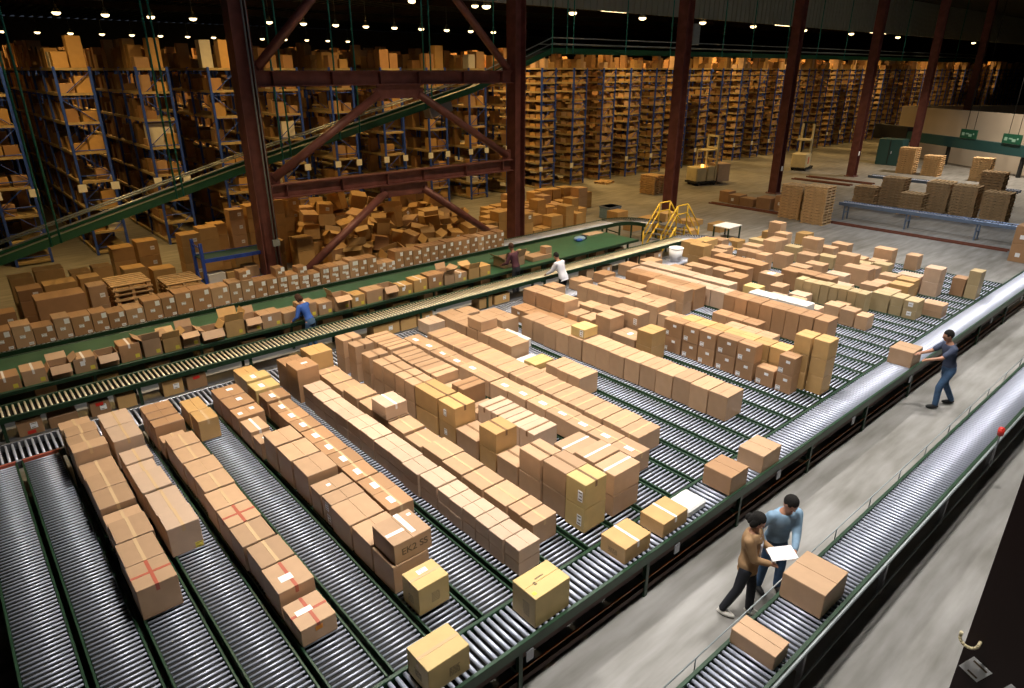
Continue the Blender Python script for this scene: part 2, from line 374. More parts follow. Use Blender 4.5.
def conveyor(name, x0, x1, y0, y1, z, axis, pitch, r, label, rail='green_paint', rmat='steel', legs=True, legmat='green_paint', railh=.14, gap_sheet=True, cap=100, start=0):
    e = empty(name, ((x0+x1)/2, (y0+y1)/2, 0), 0, label, 'conveyor')
    hx, hy = (x1-x0)/2, (y1-y0)/2
    if axis == 'x':      # runs along x, rollers lie along y
        for s in (-1,1): link('side_rail', MB().box(-hx,hx,-.025,.025,z-railh,z+.015,rail,bev=.005).mesh('rail'), (0,s*(hy-.025),0), parent=e)
        n = int((x1-x0)/pitch)
        rollers(e, n, lambda i: (-hx+pitch*(i+.5), 0, z-r), 2*hy-.1, r, 'y', rmat, cap=cap)
        if gap_sheet: link('gap_shade_pan', MB().box(-hx,hx,-hy+.05,hy-.05,z-railh+.005,z-railh+.015,'gap_black').mesh('gap_sheet'), parent=e)  # dark sheet added below the rollers, standing in for shade in the gaps
        if legs:
            m_ = MB()
            for s in (-1,1): m_.box(-.03,.03,s*(hy-.06)-.03,s*(hy-.06)+.03,0,z-railh,legmat)
            m_.box(-.02,.02,-hy+.06,hy-.06,.25,.3,legmat); me = m_.mesh('leg')
            xx = -hx+.5
            while xx < hx: link('leg_frame', me, (xx,0,0), parent=e); xx += 2.4
    else:
        for s in (-1,1): link('side_rail', MB().box(-.025,.025,-hy,hy,z-railh,z+.015,rail,bev=.005).mesh('rail'), (s*(hx-.025),0,0), parent=e)
        n = int((y1-y0)/pitch)
        rollers(e, n, lambda i: (0, -hy+pitch*(i+.5), z-r), 2*hx-.1, r, 'x', rmat, cap=cap)
        m_ = MB()
        for s in (-1,1): m_.box(s*(hx-.06)-.03,s*(hx-.06)+.03,-.03,.03,0,z-railh,legmat)
        m_.box(-hx+.06,hx-.06,-.02,.02,.35,.4,legmat); me = m_.mesh('leg')
        yy = -hy+.3
        while yy < hy: link('leg_frame', me, (0,yy,0), parent=e); yy += 2.9
    return e
# takeaway conveyor along the front ends of the lanes
tk = conveyor('takeaway_conveyor', 1.0, 29.5, 4.30, 4.94, ZR, 'x', .1, .026, 'long green edged roller conveyor running along the front ends of all lanes')
b = MB(); hx = 14.25
b.box(-hx,hx,.0,.05,.42,.5,'rust'); b.box(-hx,hx,-.06,-.04,.30,.315,'orange_paint'); b.box(-hx,hx,-.04,.02,.08,.16,'rust')
link('chain_guard', b.mesh('guard'), (0,-.22,0), parent=tk)
for i in range(9):
    link('mounting_bracket', MB().box(-.06,.06,-.02,0,.48,.64,'steel_dark',bev=.01).mesh('br'), (-hx+3.0+i*2.9, -.325, 0), parent=tk)
# feed conveyor at the back ends of the lanes
fd = conveyor('feed_conveyor', -3.0, 22.2, 12.9, 13.74, ZR, 'x', .1, .022, 'wide roller conveyor feeding the back ends of the lanes', rail='steel_dark')
link('red_stop_bar', MB().box(-.28,.28,-.02,.02,ZR-.05,ZR+.03,'tape_red',bev=.004).mesh('stop'), (.3-9.6,-.44,0), parent=fd)
link('red_stop_bar', MB().box(-.28,.28,-.02,.02,ZR-.05,ZR+.03,'tape_red',bev=.004).mesh('stop'), (-.35-9.6,-.44,0), parent=fd)
# middle conveyor behind it
md = conveyor('packing_conveyor', -3.0, 22.0, 14.80, 15.50, .82, 'x', .1, .021, 'narrow roller conveyor between the packers and the lanes, running to the white curve', railh=.10, rmat='steel_warm_lit')
# lower shelf line under the packing conveyor
b = MB(); b.box(-12.5,12.5,-.25,.25,.28,.32,'steel_dark'); link('lower_shelf', b.mesh('ls'), parent=md)
# pick table, far pick line
pt = empty('pick_table', (8.7, 17.35, 0), 0, 'long table with a green belt top where open cartons are packed', 'table')
link('belt_top', MB().box(-12,12,-1.1,1.1,.72,.78,'belt_green').mesh('bt'), parent=pt)
for s in (-1,1): link('edge_rail', MB().box(-12.02,12.02,-.03,.03,.70,.79,'green_paint',bev=.005).mesh('er'), (0,s*1.12,0), parent=pt)
b = MB()
for s in (-1,1): b.box(-.03,.03,s*.95-.03,s*.95+.03,0,.72,'green_paint')
b.box(-.02,.02,-.95,.95,.2,.25,'green_paint'); me = b.mesh('tl')
for i in range(11): link('leg_frame', me, (-11.6+i*2.32,0,0), parent=pt)
link('lower_shelf', MB().box(-11.8,11.8,-.95,.3,.25,.28,'steel_dark').mesh('lsh'), parent=pt)
pl = conveyor('pick_line_conveyor', -3.0, 22.4, 18.75, 19.65, .80, 'x', .1, .03, 'roller conveyor of the far pick line carrying the row of labelled cartons')
# curves
def curve(name, cx, cy, r0, r1, a0, a1, z, rmat, label, n, rail='green_paint'):
    e = empty(name, (cx, cy, 0), 0, label, 'conveyor')
    for rr in (r0, r1):
        b = MB(); N = 20
        for i in range(N):
            t0 = a0+(a1-a0)*i/N; t1 = a0+(a1-a0)*(i+1)/N
            q = []
            for t, ri in ((t0, rr-.025),(t1, rr-.025),(t1, rr+.025),(t0, rr+.025)): q.append((ri*math.cos(t), ri*math.sin(t)))
            for zz, o_ in ((z+.015,1),(z-.14,-1)): b.quad([(p[0],p[1],zz) for p in (q if o_*(a1-a0)<0 else q[::-1])], rail)
            b.quad([(q[0][0],q[0][1],z-.14),(q[1][0],q[1][1],z-.14),(q[1][0],q[1][1],z+.015),(q[0][0],q[0][1],z+.015)], rail)
            b.quad([(q[3][0],q[3][1],z-.14),(q[2][0],q[2][1],z-.14),(q[2][0],q[2][1],z+.015),(q[3][0],q[3][1],z+.015)], rail)
        link('side_rail', b.mesh('crail'), parent=e)
    me = MB().tube((r0+.03,0,0),(r1-.03,0,0),.022,rmat,10).mesh('roller')
    for i in range(n):
        t = a0+(a1-a0)*(i+.5)/n
        link('roller', me, (0,0,z-.022), t, parent=e)
    for t in (a0+.1*(a1-a0), (a0+a1)/2, a0+.9*(a1-a0)):
        b = MB()
        for rr in (r0,r1): b.box(rr-.03,rr+.03,-.03,.03,0,z-.13,'green_paint')
        b.box(r0,r1,-.02,.02,.3,.34,'green_paint')
        link('leg_frame', b.mesh('cl'), (0,0,0), t, parent=e)
    return e
curve('curved_conveyor', 22.02, 14.30, .50, 1.20, PI/2, -PI*.46, .82, 'steel', 'white steel roller curve joining the packing conveyor to the feed conveyor', 34, 'steel_dark')
curve('curved_conveyor', 22.42, 18.0, .75, 1.65, PI/2, -.25, .80, 'steel_dark', 'dark roller curve at the right end of the far pick line', 36)
# right hand conveyor in the aisle
rc = conveyor('aisle_conveyor', 3.6, 21.5, 2.10, 2.77, .78, 'x', .085, .022, 'single roller conveyor in the right aisle carrying two plain cartons', rail='green_paint', legmat='steel_dark', gap_sheet=True)
b = MB(); hx = 8.95
b.tube((-hx,-.36,.30),(hx,-.36,.30),.014,'grey_conduit'); b.tube((-hx,-.37,.80),(hx,-.37,.80),.022,'grey_conduit'); link('guard_rail', b.mesh('gr'), parent=rc)
b = MB(); b.tube((-hx,.36,.92),(hx,.36,.92),.009,'grey_conduit')
x = -hx+.4
while x < hx: b.tube((x,.36,.72),(x,.36,.92),.008,'grey_conduit'); x += 1.15
link('guard_rail', b.mesh('gr'), parent=rc)
e = empty('warning_beacon', (13.1, 2.02, .78), 0, 'small red stop beacon on a thin post beside the aisle conveyor', 'beacon')
link('post', MB().tube((0,0,-.35),(0,0,.30),.012,'steel_dark').mesh('p'), parent=e)
link('lamp', MB().tube((0,0,.30),(0,0,.42),.05,'red_plastic',14).ball((0,0,.42),.05,.05,.035,'red_plastic').mesh('l'), parent=e)
# short conveyor in front of the pallet stacks
conveyor('pallet_conveyor', 34.4, 35.0, 5.2, 14.5, .85, 'y', .12, .03, 'blue grey roller conveyor standing before the stacks of pallets', rail='blue_steel', legmat='blue_steel')
conveyor('pallet_conveyor', 45.0, 45.6, 9.5, 17.5, .85, 'y', .12, .03, 'blue grey roller conveyor behind the stacks of pallets', rail='blue_steel', legmat='blue_steel')
b = MB()
for s in (0,.28): b.box(s-.03,s+.03,-7.2,7.2,0,.07,'red_floor')
tag(link('floor_rail', b.mesh('fr'), (33.2, 14.0, 0)), 'long red steel rail pair on the floor before the pallet conveyor', 'floor rail')
for i, (xx, ya, yb) in enumerate(((45.3, 18.6, 22.6),(47.0,17.9,22.4))):
    b = MB()
    for s in (0,.4): b.box(s-.05,s+.05,ya,yb,0,.08,'red_floor')
    tag(link('floor_rail', b.mesh('fr'), (xx,0,0)), ['short red floor rails between the pallet stacks and reach truck', 'farther short red floor rails near the reach truck'][i], 'floor rail')
# ------------------------------------------------------------------ carton rows on the lanes
G = 'cartons queued on the roller lanes'
EPS = .002
def marks_for(style, rs):
    if style == 'toplabel': return [('top','white_paper',.09,.17,-.12,-.05,0)]
    if style == 'sidelabel': return [('side','white_paper',.10,.10,.30,-.30,2),('side','white_paper',.09,.06,-.1,.22,0)]
    if style == 'topside': return [('top','white_paper',.10,.08,.1,.1,0),('side','white_paper',.1,.1,.2,.1,2)]
    return []
laneno = lambda x: int((x - X0 + .05)//P) + 2
count = {}
def put(x, y, w, d, h, z=None, mat='tan', tape=None, cross=False, marks=(), seam='y', note=None, rz=0, tapefull=True):
    z = ZR + EPS if z is None else z
    n = laneno(x); key = n; count[key] = count.get(key, 0) + 1
    zz = 'bottom' if z < ZR+.05 else ('stacked second level' if z < ZR+.62 else 'stacked third level')
    col = {'tan':'tan','pinkish':'pale pinkish','yellowish':'yellowish','brown':'brown','amber':'amber','white_card':'white','drab':'drab olive'}[mat]
    lb = note or f'{col} cardboard box on the {ORD[n]} lane from the left, {ORD[count[key]]} back' + ('' if zz == 'bottom' else ', stacked on top')
    return carton(x, y, z, w, d, h, lb, mat, G, seam, tape, cross, marks, rz, tapefull)
# each row: x, width, [(y0, y1, height, extra)], front to back
def row(x, w, items, mat='tan', tape=None, style=None, seam='y', cross=False, tapefull=True):
    rs = random.Random(int(x*100))
    for it in items:
        y0, y1, h = it[:3]; ex = it[3] if len(it) > 3 else {}
        kw = dict(mat=ex.get('mat', mat), tape=ex.get('tape', tape), cross=ex.get('cross', cross), seam=ex.get('seam', seam), marks=ex.get('marks', marks_for(style, rs)), note=ex.get('note'), tapefull=tapefull)
        ww = ex.get('w', w); dx = ex.get('dx', rs.uniform(-.02, .02)); h = h-rs.uniform(0,.018)
        tiers = ex.get('tiers', 1); th = h/tiers
        for t in range(tiers):
            k2 = dict(kw)
            if t < tiers-1: k2['tape'] = None; k2['marks'] = [m for m in kw['marks'] if m[0] != 'top']
            put(x+dx, y0, ww-rs.uniform(0,.02), y1-y0-.016, th-EPS, ZR+EPS+t*th, rz=rs.uniform(-.008,.008), **k2)
def run(y0, y1, n, h, **ex):
    d = (y1-y0)/n
    return [(y0+i*d, y0+(i+1)*d, h, ex) for i in range(n)]
# lane two: taped boxes
row(.66, .47, [(7.6,8.15,.46,dict(tape='tape_red',cross=True,note='tan box with crossed red tape at the front of the leftmost row')),(8.17,8.74,.45),(8.76,9.32,.44),(9.34,9.68,.36),(9.7,10.26,.46),(10.28,10.78,.46),(10.8,11.38,.38,dict(w=.5)),
 (11.4,11.72,.60,dict(w=.5)),(11.74,12.1,.58,dict(w=.48)),(12.12,12.5,.56),(12.52,12.86,.52)], tape='tape_clear', mat='tan')
row(1.27, .43, [(8.57,9.05,.47,dict(marks=[('front','sticker_yellow',.1,.09,.35,-.38,2)])),(9.07,9.73,.44),(9.75,10.4,.46,dict(dx=-.04,w=.42)),(10.45,10.9,.36,dict(dx=-.02,w=.4)),(10.92,11.4,.36,dict(dx=-.02,w=.42)),
 (11.5,12.1,.52,dict(dx=-.04,w=.47,mat='pinkish')),(12.12,12.75,.52,dict(dx=-.04,w=.47,mat='pinkish'))], tape='tape_clear', mat='pinkish')
row(1.93, .46, [(5.94,6.46,.27,dict(tape='tape_red',cross=True,marks=[('front','sticker_orange',.09,.06,.0,.2,0),('top','tape_white',.2,.09,-.12,.05,0)],note='low tan box with red tape at the front of the third row')),
 (6.5,7.05,.42,dict(tape='tape_red',marks=[('top','tape_white',.16,.12,-.1,-.1,0)])),(7.07,7.6,.42),(7.62,8.13,.42),(8.15,8.65,.42,dict(tape='tape_red',cross=True)),(8.67,9.2,.42),(9.22,9.73,.42),(9.75,10.25,.42),(10.27,10.78,.42),(10.8,11.28,.42),(11.3,11.6,.34,dict(w=.4,dx=-.02)),
 (11.65,11.96,.5,dict(w=.5,dx=-.04,tape=None,mat='brown')),(11.98,12.28,.5,dict(w=.5,dx=-.04,tape=None,mat='brown')),(12.3,12.66,.5,dict(w=.5,dx=-.04,tape=None,mat='brown'))], tape='tape_clear', mat='tan')
row(2.56, .36, [(11.5,11.98,.42,dict(tape='tape_clear')),(12.1,12.7,.36)], mat='amber')
row(3.20, .55, [(5.45,5.84,.42,dict(w=.46,dx=.03,mat='yellowish',tape='tape_clear',seam='x',marks=[('top','white_paper',.14,.08,.0,.2,2),('front','ink',.12,.14,.05,-.05,0),('side','ink',.12,.12,0,-.1,0)],note='yellowish box with shiny tape and stamped print at the front of the fourth row')),
 (5.97,6.5,.43),(6.52,7.05,.45),(7.07,7.66,.45),(7.68,8.0,.44,dict(marks=[('side','white_paper',.1,.14,0,.25,3),('side','white_paper',.1,.16,-.1,-.25,3)])),(8.02,8.36,.44,dict(marks=[('top','white_paper',.06,.06,-.1,0,0)])),
 (8.42,8.98,.54,dict(w=.5)),(9.0,9.56,.54,dict(w=.5)),(9.6,10.12,.54,dict(w=.5)),(10.18,10.56,.33,dict(w=.32,dx=-.04,marks=[('top','white_paper',.1,.05,0,0,0)])),(10.62,11.15,.36,dict(w=.34,dx=-.04,tape='tape_white')),
 (11.2,11.64,.4,dict(w=.5,dx=-.04,mat='brown',marks=[('top','white_paper',.08,.1,.2,.1,0),('top','white_paper',.08,.1,-.3,-.1,0)])),(11.66,12.16,.42,dict(w=.5,dx=-.04,mat='brown',marks=[('top','white_paper',.1,.12,.1,.1,0)])),(12.18,12.7,.42,dict(w=.5,dx=-.04,mat='brown',marks=[('top','white_paper',.12,.1,.1,.1,0)]))], mat='tan')
ek = put(3.24, 5.98, .56, .54, .30, ZR+.436, mat='tan', note='tan box handwritten EK2 SS with white tape, stacked on the fourth row', marks=[('top','tape_white',.07,.46,.12,.08,0),('top','tape_white',.26,.06,-.24,-.1,0),('top','tape_white',.06,.05,.38,.3,0)])
def text_mesh(s, size, mat):
    cu = bpy.data.curves.new('t', 'FONT'); cu.body = s; cu.size = size; cu.extrude = .0006; cu.align_x = 'CENTER'; cu.align_y = 'CENTER'; cu.offset = .0022
    o = bpy.data.objects.new('t', cu); C.objects.link(o); dg = bpy.context.evaluated_depsgraph_get()
    me = bpy.data.meshes.new_from_object(o.evaluated_get(dg)); me.materials.clear(); me.materials.append(M[mat])
    bpy.data.objects.remove(o); return me
link('handwriting', text_mesh('EK2 SS', .14, 'ink'), (.02,-.2725,.15), parent=ek, rot=(PI/2, -.03, 0))['label'] = 'dark handwriting'
row(3.83, .42, run(7.12,8.1,2,.36)+run(8.14,10.1,4,.34)+run(10.12,11.5,3,.34)+[(11.55,12.0,.38,dict(w=.48,mat='brown')),(12.02,12.45,.44,dict(w=.5,dx=-.03,mat='yellowish')),(12.47,12.84,.48,dict(w=.5,dx=-.03,mat='yellowish'))], mat='brown', style='toplabel', tape='tape_clear')
row(4.60, .39, run(5.18,7.04,6,.43,tiers=2)+run(7.06,11.66,10,.43,tiers=2), mat='pinkish')
row(4.58, .46, [(11.75,12.3,.74,dict(marks=[('top','white_paper',.13,.08,.1,0,0)])),(12.32,12.84,.62)], mat='brown')
row(5.14, .46, [(5.47,5.75,.40,dict(mat='tan')),(5.76,6.04,.40),(6.06,6.58,.40),(6.6,7.1,.40),(7.12,7.65,.40),(7.67,8.25,.40),(8.27,8.76,.36),(8.78,9.3,.40),(9.32,9.9,.42),(9.92,10.42,.40),(10.44,11.0,.42),(11.02,11.4,.38),(11.42,11.98,.38),(12.0,12.26,.38)], mat='tan', tape='tape_clear')
put(5.12, 9.33, .45, .50, .26, ZR+.424, mat='pinkish', tape='tape_white', note='pale box with red and white tape stacked alone on the seventh row')
row(5.10, .50, [(12.3,12.82,.74)], mat='amber')
wl = [('side','white_paper',.1,.16,-.3,.0,3)]
row(5.92, .46, [(5.22,5.62,.84,dict(tiers=2,mat='yellowish',marks=[('side','white_paper',.09,.18,-.25,-.05,3)])),(5.64,6.14,.80,dict(tiers=2)),(6.16,6.66,.80,dict(tiers=2)),(6.68,7.2,.42),(7.24,7.7,.76,dict(tiers=2,mat='amber')),(7.72,8.32,.42),
 (8.35,8.86,.78,dict(tiers=2,mat='amber',marks=[('side','white_paper',.08,.12,.1,.0,2)])),(8.88,9.6,.78,dict(tiers=2,mat='amber')),(9.62,9.95,.78,dict(tiers=2)),(9.97,10.3,.78,dict(tiers=2)),(10.32,10.75,.78,dict(tiers=2)),(10.77,11.15,.78,dict(tiers=2)),(11.3,11.65,.78,dict(tiers=2)),(11.85,12.2,.84,dict(tiers=2)),(12.4,12.8,.8,dict(tiers=2))], mat='tan', tape='tape_brown', seam='y')
row(6.52, .60, [(5.2,5.62,.74,dict(tiers=2)),(5.64,6.05,.74,dict(tiers=2)),(6.07,6.5,.70,dict(tiers=2))], mat='tan', tape='tape_white', seam='x')
row(6.68, .56, run(7.13,8.66,4,.5,mat='pinkish')+[(8.68,9.05,.3)]+[(9.12,9.5,.62,dict(mat='brown')),(9.52,10.0,.36)]+run(10.02,11.7,4,.56)+run(11.75,12.82,3,.6), mat='tan', tape='tape_brown', seam='x')
row(7.60, .42, run(5.7,8.9,6,.38)+run(8.92,12.7,7,.36), mat='tan', style='toplabel', tape='tape_clear')
row(8.12, .62, run(6.02,12.5,15,.40), mat='tan', seam='x', tapefull=False, tape='tape_clear')
row(8.95, .56, run(8.22,9.25,3,.46)+[(9.3,9.5,.2),(9.55,9.95,.3,dict(mat='yellowish')),(9.97,10.28,.2,dict(mat='white_card'))]+run(10.34,12.85,6,.5), mat='tan', seam='x')
put(8.97, 11.45, .5, .52, .24, ZR+.504, mat='tan', note='small tan box lying on top of the tenth row near its back')
row(9.60, .5, [(10.9,11.8,.22,dict(mat='white_card'))], mat='tan')
row(9.95, .55, [(12.3,12.84,.42)]+run(11.85,12.28,1,.42), mat='tan')
row(10.36, .58, run(5.73,11.6,14,.53), mat='tan', seam='x')
put(10.42, 9.5, .46, .42, .22, ZR+.534, mat='yellowish', note='yellowish box with a label resting on the long eleventh row', marks=wl[:1])
row(10.98, .5, run(10.1,12.7,5,.36), mat='brown', style='sidelabel')
row(11.50, .52, [(8.4,8.85,.72,dict(tiers=2,mat='amber')),(8.9,9.6,.40,dict(marks=[('top','white_paper',.15,.1,0,0,0)])),(9.66,10.15,.72,dict(tiers=2)),(10.3,10.7,.5),(10.75,11.1,.5),(11.2,11.7,.75,dict(tiers=2)),(11.72,12.3,.75,dict(tiers=2)),(12.32,12.8,.75,dict(tiers=2))], mat='tan')
row(12.14, .46, run(9.35,10.25,2,.74,tiers=2,marks=wl)+run(10.4,11.3,2,.55)+run(11.4,12.8,3,.42), mat='tan')
row(12.36, .32, [(5.49,5.84,.82,dict(tiers=2)),(5.88,6.3,.40),(6.35,6.78,.80,dict(tiers=2)),(6.8,7.3,.80,dict(tiers=2)),(7.32,7.75,.80,dict(tiers=2)),(7.77,8.2,.8,dict(tiers=2)),(8.22,8.75,.8,dict(tiers=2))], mat='brown', style='sidelabel')
row(12.80, .42, [(5.06,5.4,1.18,dict(tiers=3)),(5.42,5.78,1.18,dict(tiers=3))]+run(5.9,8.6,7,.74,tiers=2), mat='amber')
row(13.42, .40, run(8.9,9.7,2,.42)+run(9.72,10.9,3,.56)+run(11.0,12.6,4,.5), mat='tan')
row(14.05, .46, run(6.9,8.2,3,.36)+run(9.9,12.4,6,.46), mat='tan')
row(14.66, .42, run(7.6,8.9,3,.36,mat='brown')+run(9.8,11.1,3,.7,tiers=2)+run(11.3,12.7,3,.42), mat='tan')
row(15.25, .54, run(6.15,8.98,8,.72)+run(9.85,12.35,5,.62), mat='brown')
row(15.92, .50, run(6.8,7.4,1,.3,mat='pinkish')+run(9.2,12.7,6,.50), mat='pinkish')
row(16.56, .46, [(7.3,8.15,.5,dict(mat='white_card')),(8.17,9.0,.5,dict(mat='white_card'))]+run(9.6,12.84,5,.52,mat='pinkish'), mat='tan')
row(17.30, .42, [(6.02,6.34,.37),(6.36,6.75,.42),(6.78,7.2,.45),(7.3,7.75,.25,dict(mat='pinkish')),(7.8,8.25,.35),(8.4,8.85,.3,dict(mat='pinkish')),(9.1,9.6,.4,dict(mat='yellowish')),(9.7,10.3,.55,dict(mat='brown')),(10.9,11.4,.6),(11.6,12.3,.4)], mat='tan')
row(17.90, .48, [(6.9,7.3,.28),(8.0,8.5,.3,dict(mat='pinkish')),(8.7,9.1,.4),(10.0,10.5,.42,dict(mat='brown')),(10.55,11.1,.46),(11.5,12.1,.4)], mat='tan')
row(18.50, .42, run(6.62,8.64,8,.58)+[(9.2,9.8,.52,dict(mat='tan',marks=[('top','white_paper',.2,.2,0,0,0)]))]+run(10.2,12.0,3,.5,mat='brown'), mat='drab')
row(19.10, .5, [(5.5,5.85,.52,dict(tiers=2,marks=[('side','white_paper',.12,.12,0,.1,1)])),(5.87,6.2,.52,dict(tiers=2)),(6.22,6.7,.52)]+run(7.85,9.4,3,.6,mat='brown')+run(10.05,11.8,3,.55,mat='brown')+[(12.2,12.8,.75,dict(tiers=2,mat='amber'))], mat='drab')
row(19.74, .44, [(5.08,5.62,.36,dict(tiers=2)),(6.3,6.75,.45),(6.8,7.3,.5,dict(marks=wl)),(7.6,8.2,.3,dict(mat='pinkish')),(9.0,9.6,.4),(10.6,11.2,.4),(11.9,12.4,.5)], mat='tan')
row(20.36, .46, [(6.2,6.75,.5,dict(mat='amber')),(6.8,7.25,.45),(8.0,8.6,.42,dict(mat='pinkish')),(9.2,9.8,.4)]+run(10.6,11.7,3,.55,marks=wl)+[(12.1,12.6,.5)], mat='tan')
row(21.02, .46, [(6.28,6.8,.52,dict(tiers=2,mat='amber')),(6.82,7.3,.52,dict(tiers=2)),(7.6,8.4,.55),(9.0,9.6,.4),(10.2,10.7,.5),(11.3,11.9,.6)], mat='tan')
row(21.64, .46, [(5.84,6.3,.85,dict(tiers=2,mat='pinkish')),(6.34,7.0,.5,dict(mat='pinkish')),(7.6,8.2,.5),(8.3,8.9,.75,dict(tiers=2)),(9.6,10.2,.5),(11.0,11.5,.72,dict(tiers=2))], mat='tan')
row(22.28, .42, [(5.0,5.32,.83,dict(tiers=2)),(5.34,5.7,.55,dict(mat='brown')),(7.5,8.0,.5),(8.1,8.6,.4),(9.2,9.8,.4),(10.5,11.0,.5),(11.8,12.4,.5)], mat='drab')
row(22.92, .46, [(7.9,8.4,.42),(8.5,9.0,.4),(10.1,10.7,.75,dict(tiers=2)),(11.4,12.0,.5)], mat='tan')
row(23.56, .44, [(7.9,8.5,.7,dict(tiers=2)),(9.8,10.4,.4),(11.6,12.1,.6)], mat='tan')
row(24.19, .46, [(7.3,7.7,.5),(9.6,10.2,.45),(12.2,12.7,.8,dict(tiers=2))], mat='tan')
# boxes on the takeaway conveyor
T = 'cartons riding the takeaway conveyor'
def near(x, y, w, d, h, label, **k): return carton(x, y, ZR+EPS, w, d, h, label, group=T, **k)
near(2.68,4.44,.55,.42,.36,'yellowish box with stamped print at the left end of the front conveyor',mat='yellowish',seam='x',tape='tape_clear',tapefull=False,marks=[('front','ink',.14,.12,.12,-.1,0),('side','ink',.14,.1,0,-.1,0)],rz=0)
near(4.17,4.38,.58,.42,.45,'yellowish box with symbols on its lid, second on the front conveyor',mat='yellowish',seam='x',marks=[('top','ink',.14,.04,.0,.1,0),('top','ink',.04,.1,-.2,-.05,0),('side','ink',.12,.2,-.1,-.05,0),('top','sticker_yellow',.05,.05,-.4,-.3,0)])
near(5.84,4.40,.55,.44,.26,'tan dented box with shiny tape, third on the front conveyor',mat='amber',seam='y',tape='tape_white',cross=False,marks=[('side','ink',.16,.08,0,-.1,0)])
near(6.68,4.40,.58,.42,.24,'tan box with glossy tape beside the white foam block',mat='amber',tape='tape_white',cross=False)
o = link('foam_block', MB().box(-.24,.24,-.2,.2,0,.14,'shrink_wrap',bev=.03).mesh('foam'), (7.56,4.62,ZR+EPS)); tag(o, 'white wrapped packet on the front conveyor beside a tan box', 'packet')
near(8.30,4.34,.50,.50,.34,'brown carton farther along the front conveyor, left of its twin',mat='brown')
near(9.26,4.34,.58,.46,.33,'yellowish brown carton farther along the front conveyor, right of its twin',mat='tan')
near(15.66,4.36,.58,.50,.37,'tan carton being pushed by the man in the navy shirt',mat='tan')
A = 'plain cartons on the aisle conveyor'
carton(6.90,2.2,.782,.63,.54,.37,'large plain tan carton on the aisle conveyor beside the couple','tan',A)
carton(5.76,2.19,.782,.32,.55,.21,'smaller plain tan carton near the lower end of the aisle conveyor','tan',A,seam='y')
# ------------------------------------------------------------------ far pick line, labelled cartons
rs = random.Random(3)
G2 = 'labelled cartons on the far pick line'
x = -.2; i = 0
while x < 15.9:
    w = rs.choice([.34,.36,.40,.44,.5]) if x < 6.5 else rs.choice([.30,.33,.36])
    h = rs.choice([.5,.55,.6,.42]) if x < 6.5 else rs.choice([.50,.55,.55,.58])
    if 6.0 < x < 8.8: h = rs.choice([.4,.5,.6])
    if rs.random() < .07: h = .28
    i += 1
    mk = [('front','white_paper',.11,.13,.28,.30,0),('front','white_paper',.11,.08,-.05,-.02,2),('front','white_paper',.10,.07,.3,-.38,1)]
    if 7 < x < 9.5: mk += [('front','white_paper',.09,.13,.02,.3,0),('front','white_paper',.09,.1,.25,-.1,0)]
    carton(x, 18.86, .802, w-.012, .5, h, f'brown labelled carton, {ORD[i]} from the left on the far pick line', rs.choice(['brown','brown','tan']), G2, 'y', None, False, mk)
    if x > 5.8 and x < 9 and rs.random() < .5:
        carton(x, 18.9, .802+h+.002, w-.03, .4, .25, f'brown labelled carton stacked on the {ORD[i]} carton of the far pick line', 'brown', G2, 'y', None, False, mk[:2])
    x += w + .004
# open and closed cartons on the pick table
G3 = 'cartons being packed on the pick table'
rs = random.Random(11); x = -.1; i = 0
while x < 13.2:
    w = rs.choice([.42,.46,.5,.55]); h = rs.choice([.34,.38,.42,.3]); i += 1
    op = rs.random() < .42 or i in (3, 8)
    if 6.6 < x < 6.9: pass
    if op:
        me = open_mesh(w-.03, .46, h, rs.choice(['tan','amber','tan']), i)
        o = link('cardboard_box', me, (x+w/2, 16.52, .782)); tag(o, f'open cardboard box, {ORD[i]} from the left along the pick table', 'box', G3)
        if rs.random() < .7: link('sticker', patch_mesh(.09,.09,'sticker_yellow',0,'front'), (w*.25,-.231,h*.25), parent=o)['label'] = 'yellow sticker'
    else:
        carton(x, 16.3, .782, w-.03, .46, h, f'closed cardboard box, {ORD[i]} from the left along the pick table', rs.choice(['tan','amber','brown']), G3, 'y', 'tape_white' if rs.random()<.35 else None, False, [('front','sticker_yellow',.09,.09,.3,-.25,0)] + ([('front','white_paper',.09,.11,-.1,.15,0)] if rs.random()<.3 else []))
    x += w + rs.choice([.005,.01,.03])
for j,(xx,yy,w,d,h,lb) in enumerate(((14.0,16.5,.9,.6,.3,'wide open carton with raised flaps on the table between the two packers'),)):
    tag(link('cardboard_box', open_mesh(w,d,h,'tan',7), (xx+w/2,yy+d/2,.782)), lb, 'box', G3)
carton(15.3,16.5,.782,.9,.5,.16,'flat low box on the green table, right of the white shirted packer','tan',G3)
carton(15.95,16.55,.945,.3,.3,.24,'small box standing on the flat low box on the green table','tan',G3)
b = MB(); rr = random.Random(5)
b.ball((0,0,.06),.28,.2,.1,'light_denim',14,8); b.ball((.25,.05,.07),.16,.16,.1,'black_cloth',12,8); b.ball((-.15,-.12,.05),.16,.12,.07,'blue_cloth',12,8)
tag(link('folded_jacket', b.mesh('jacket'), (18.9,17.7,.78)), 'crumpled blue and black jacket lying on the green table', 'jacket')
tag(link('cardboard_sheet', MB().box(-.45,.45,-.2,.2,0,.03,'pinkish',bev=.006).mesh('sh'), (20.1,18.1,.78)), 'flat pale cardboard sheet at the right end of the green table', 'cardboard')
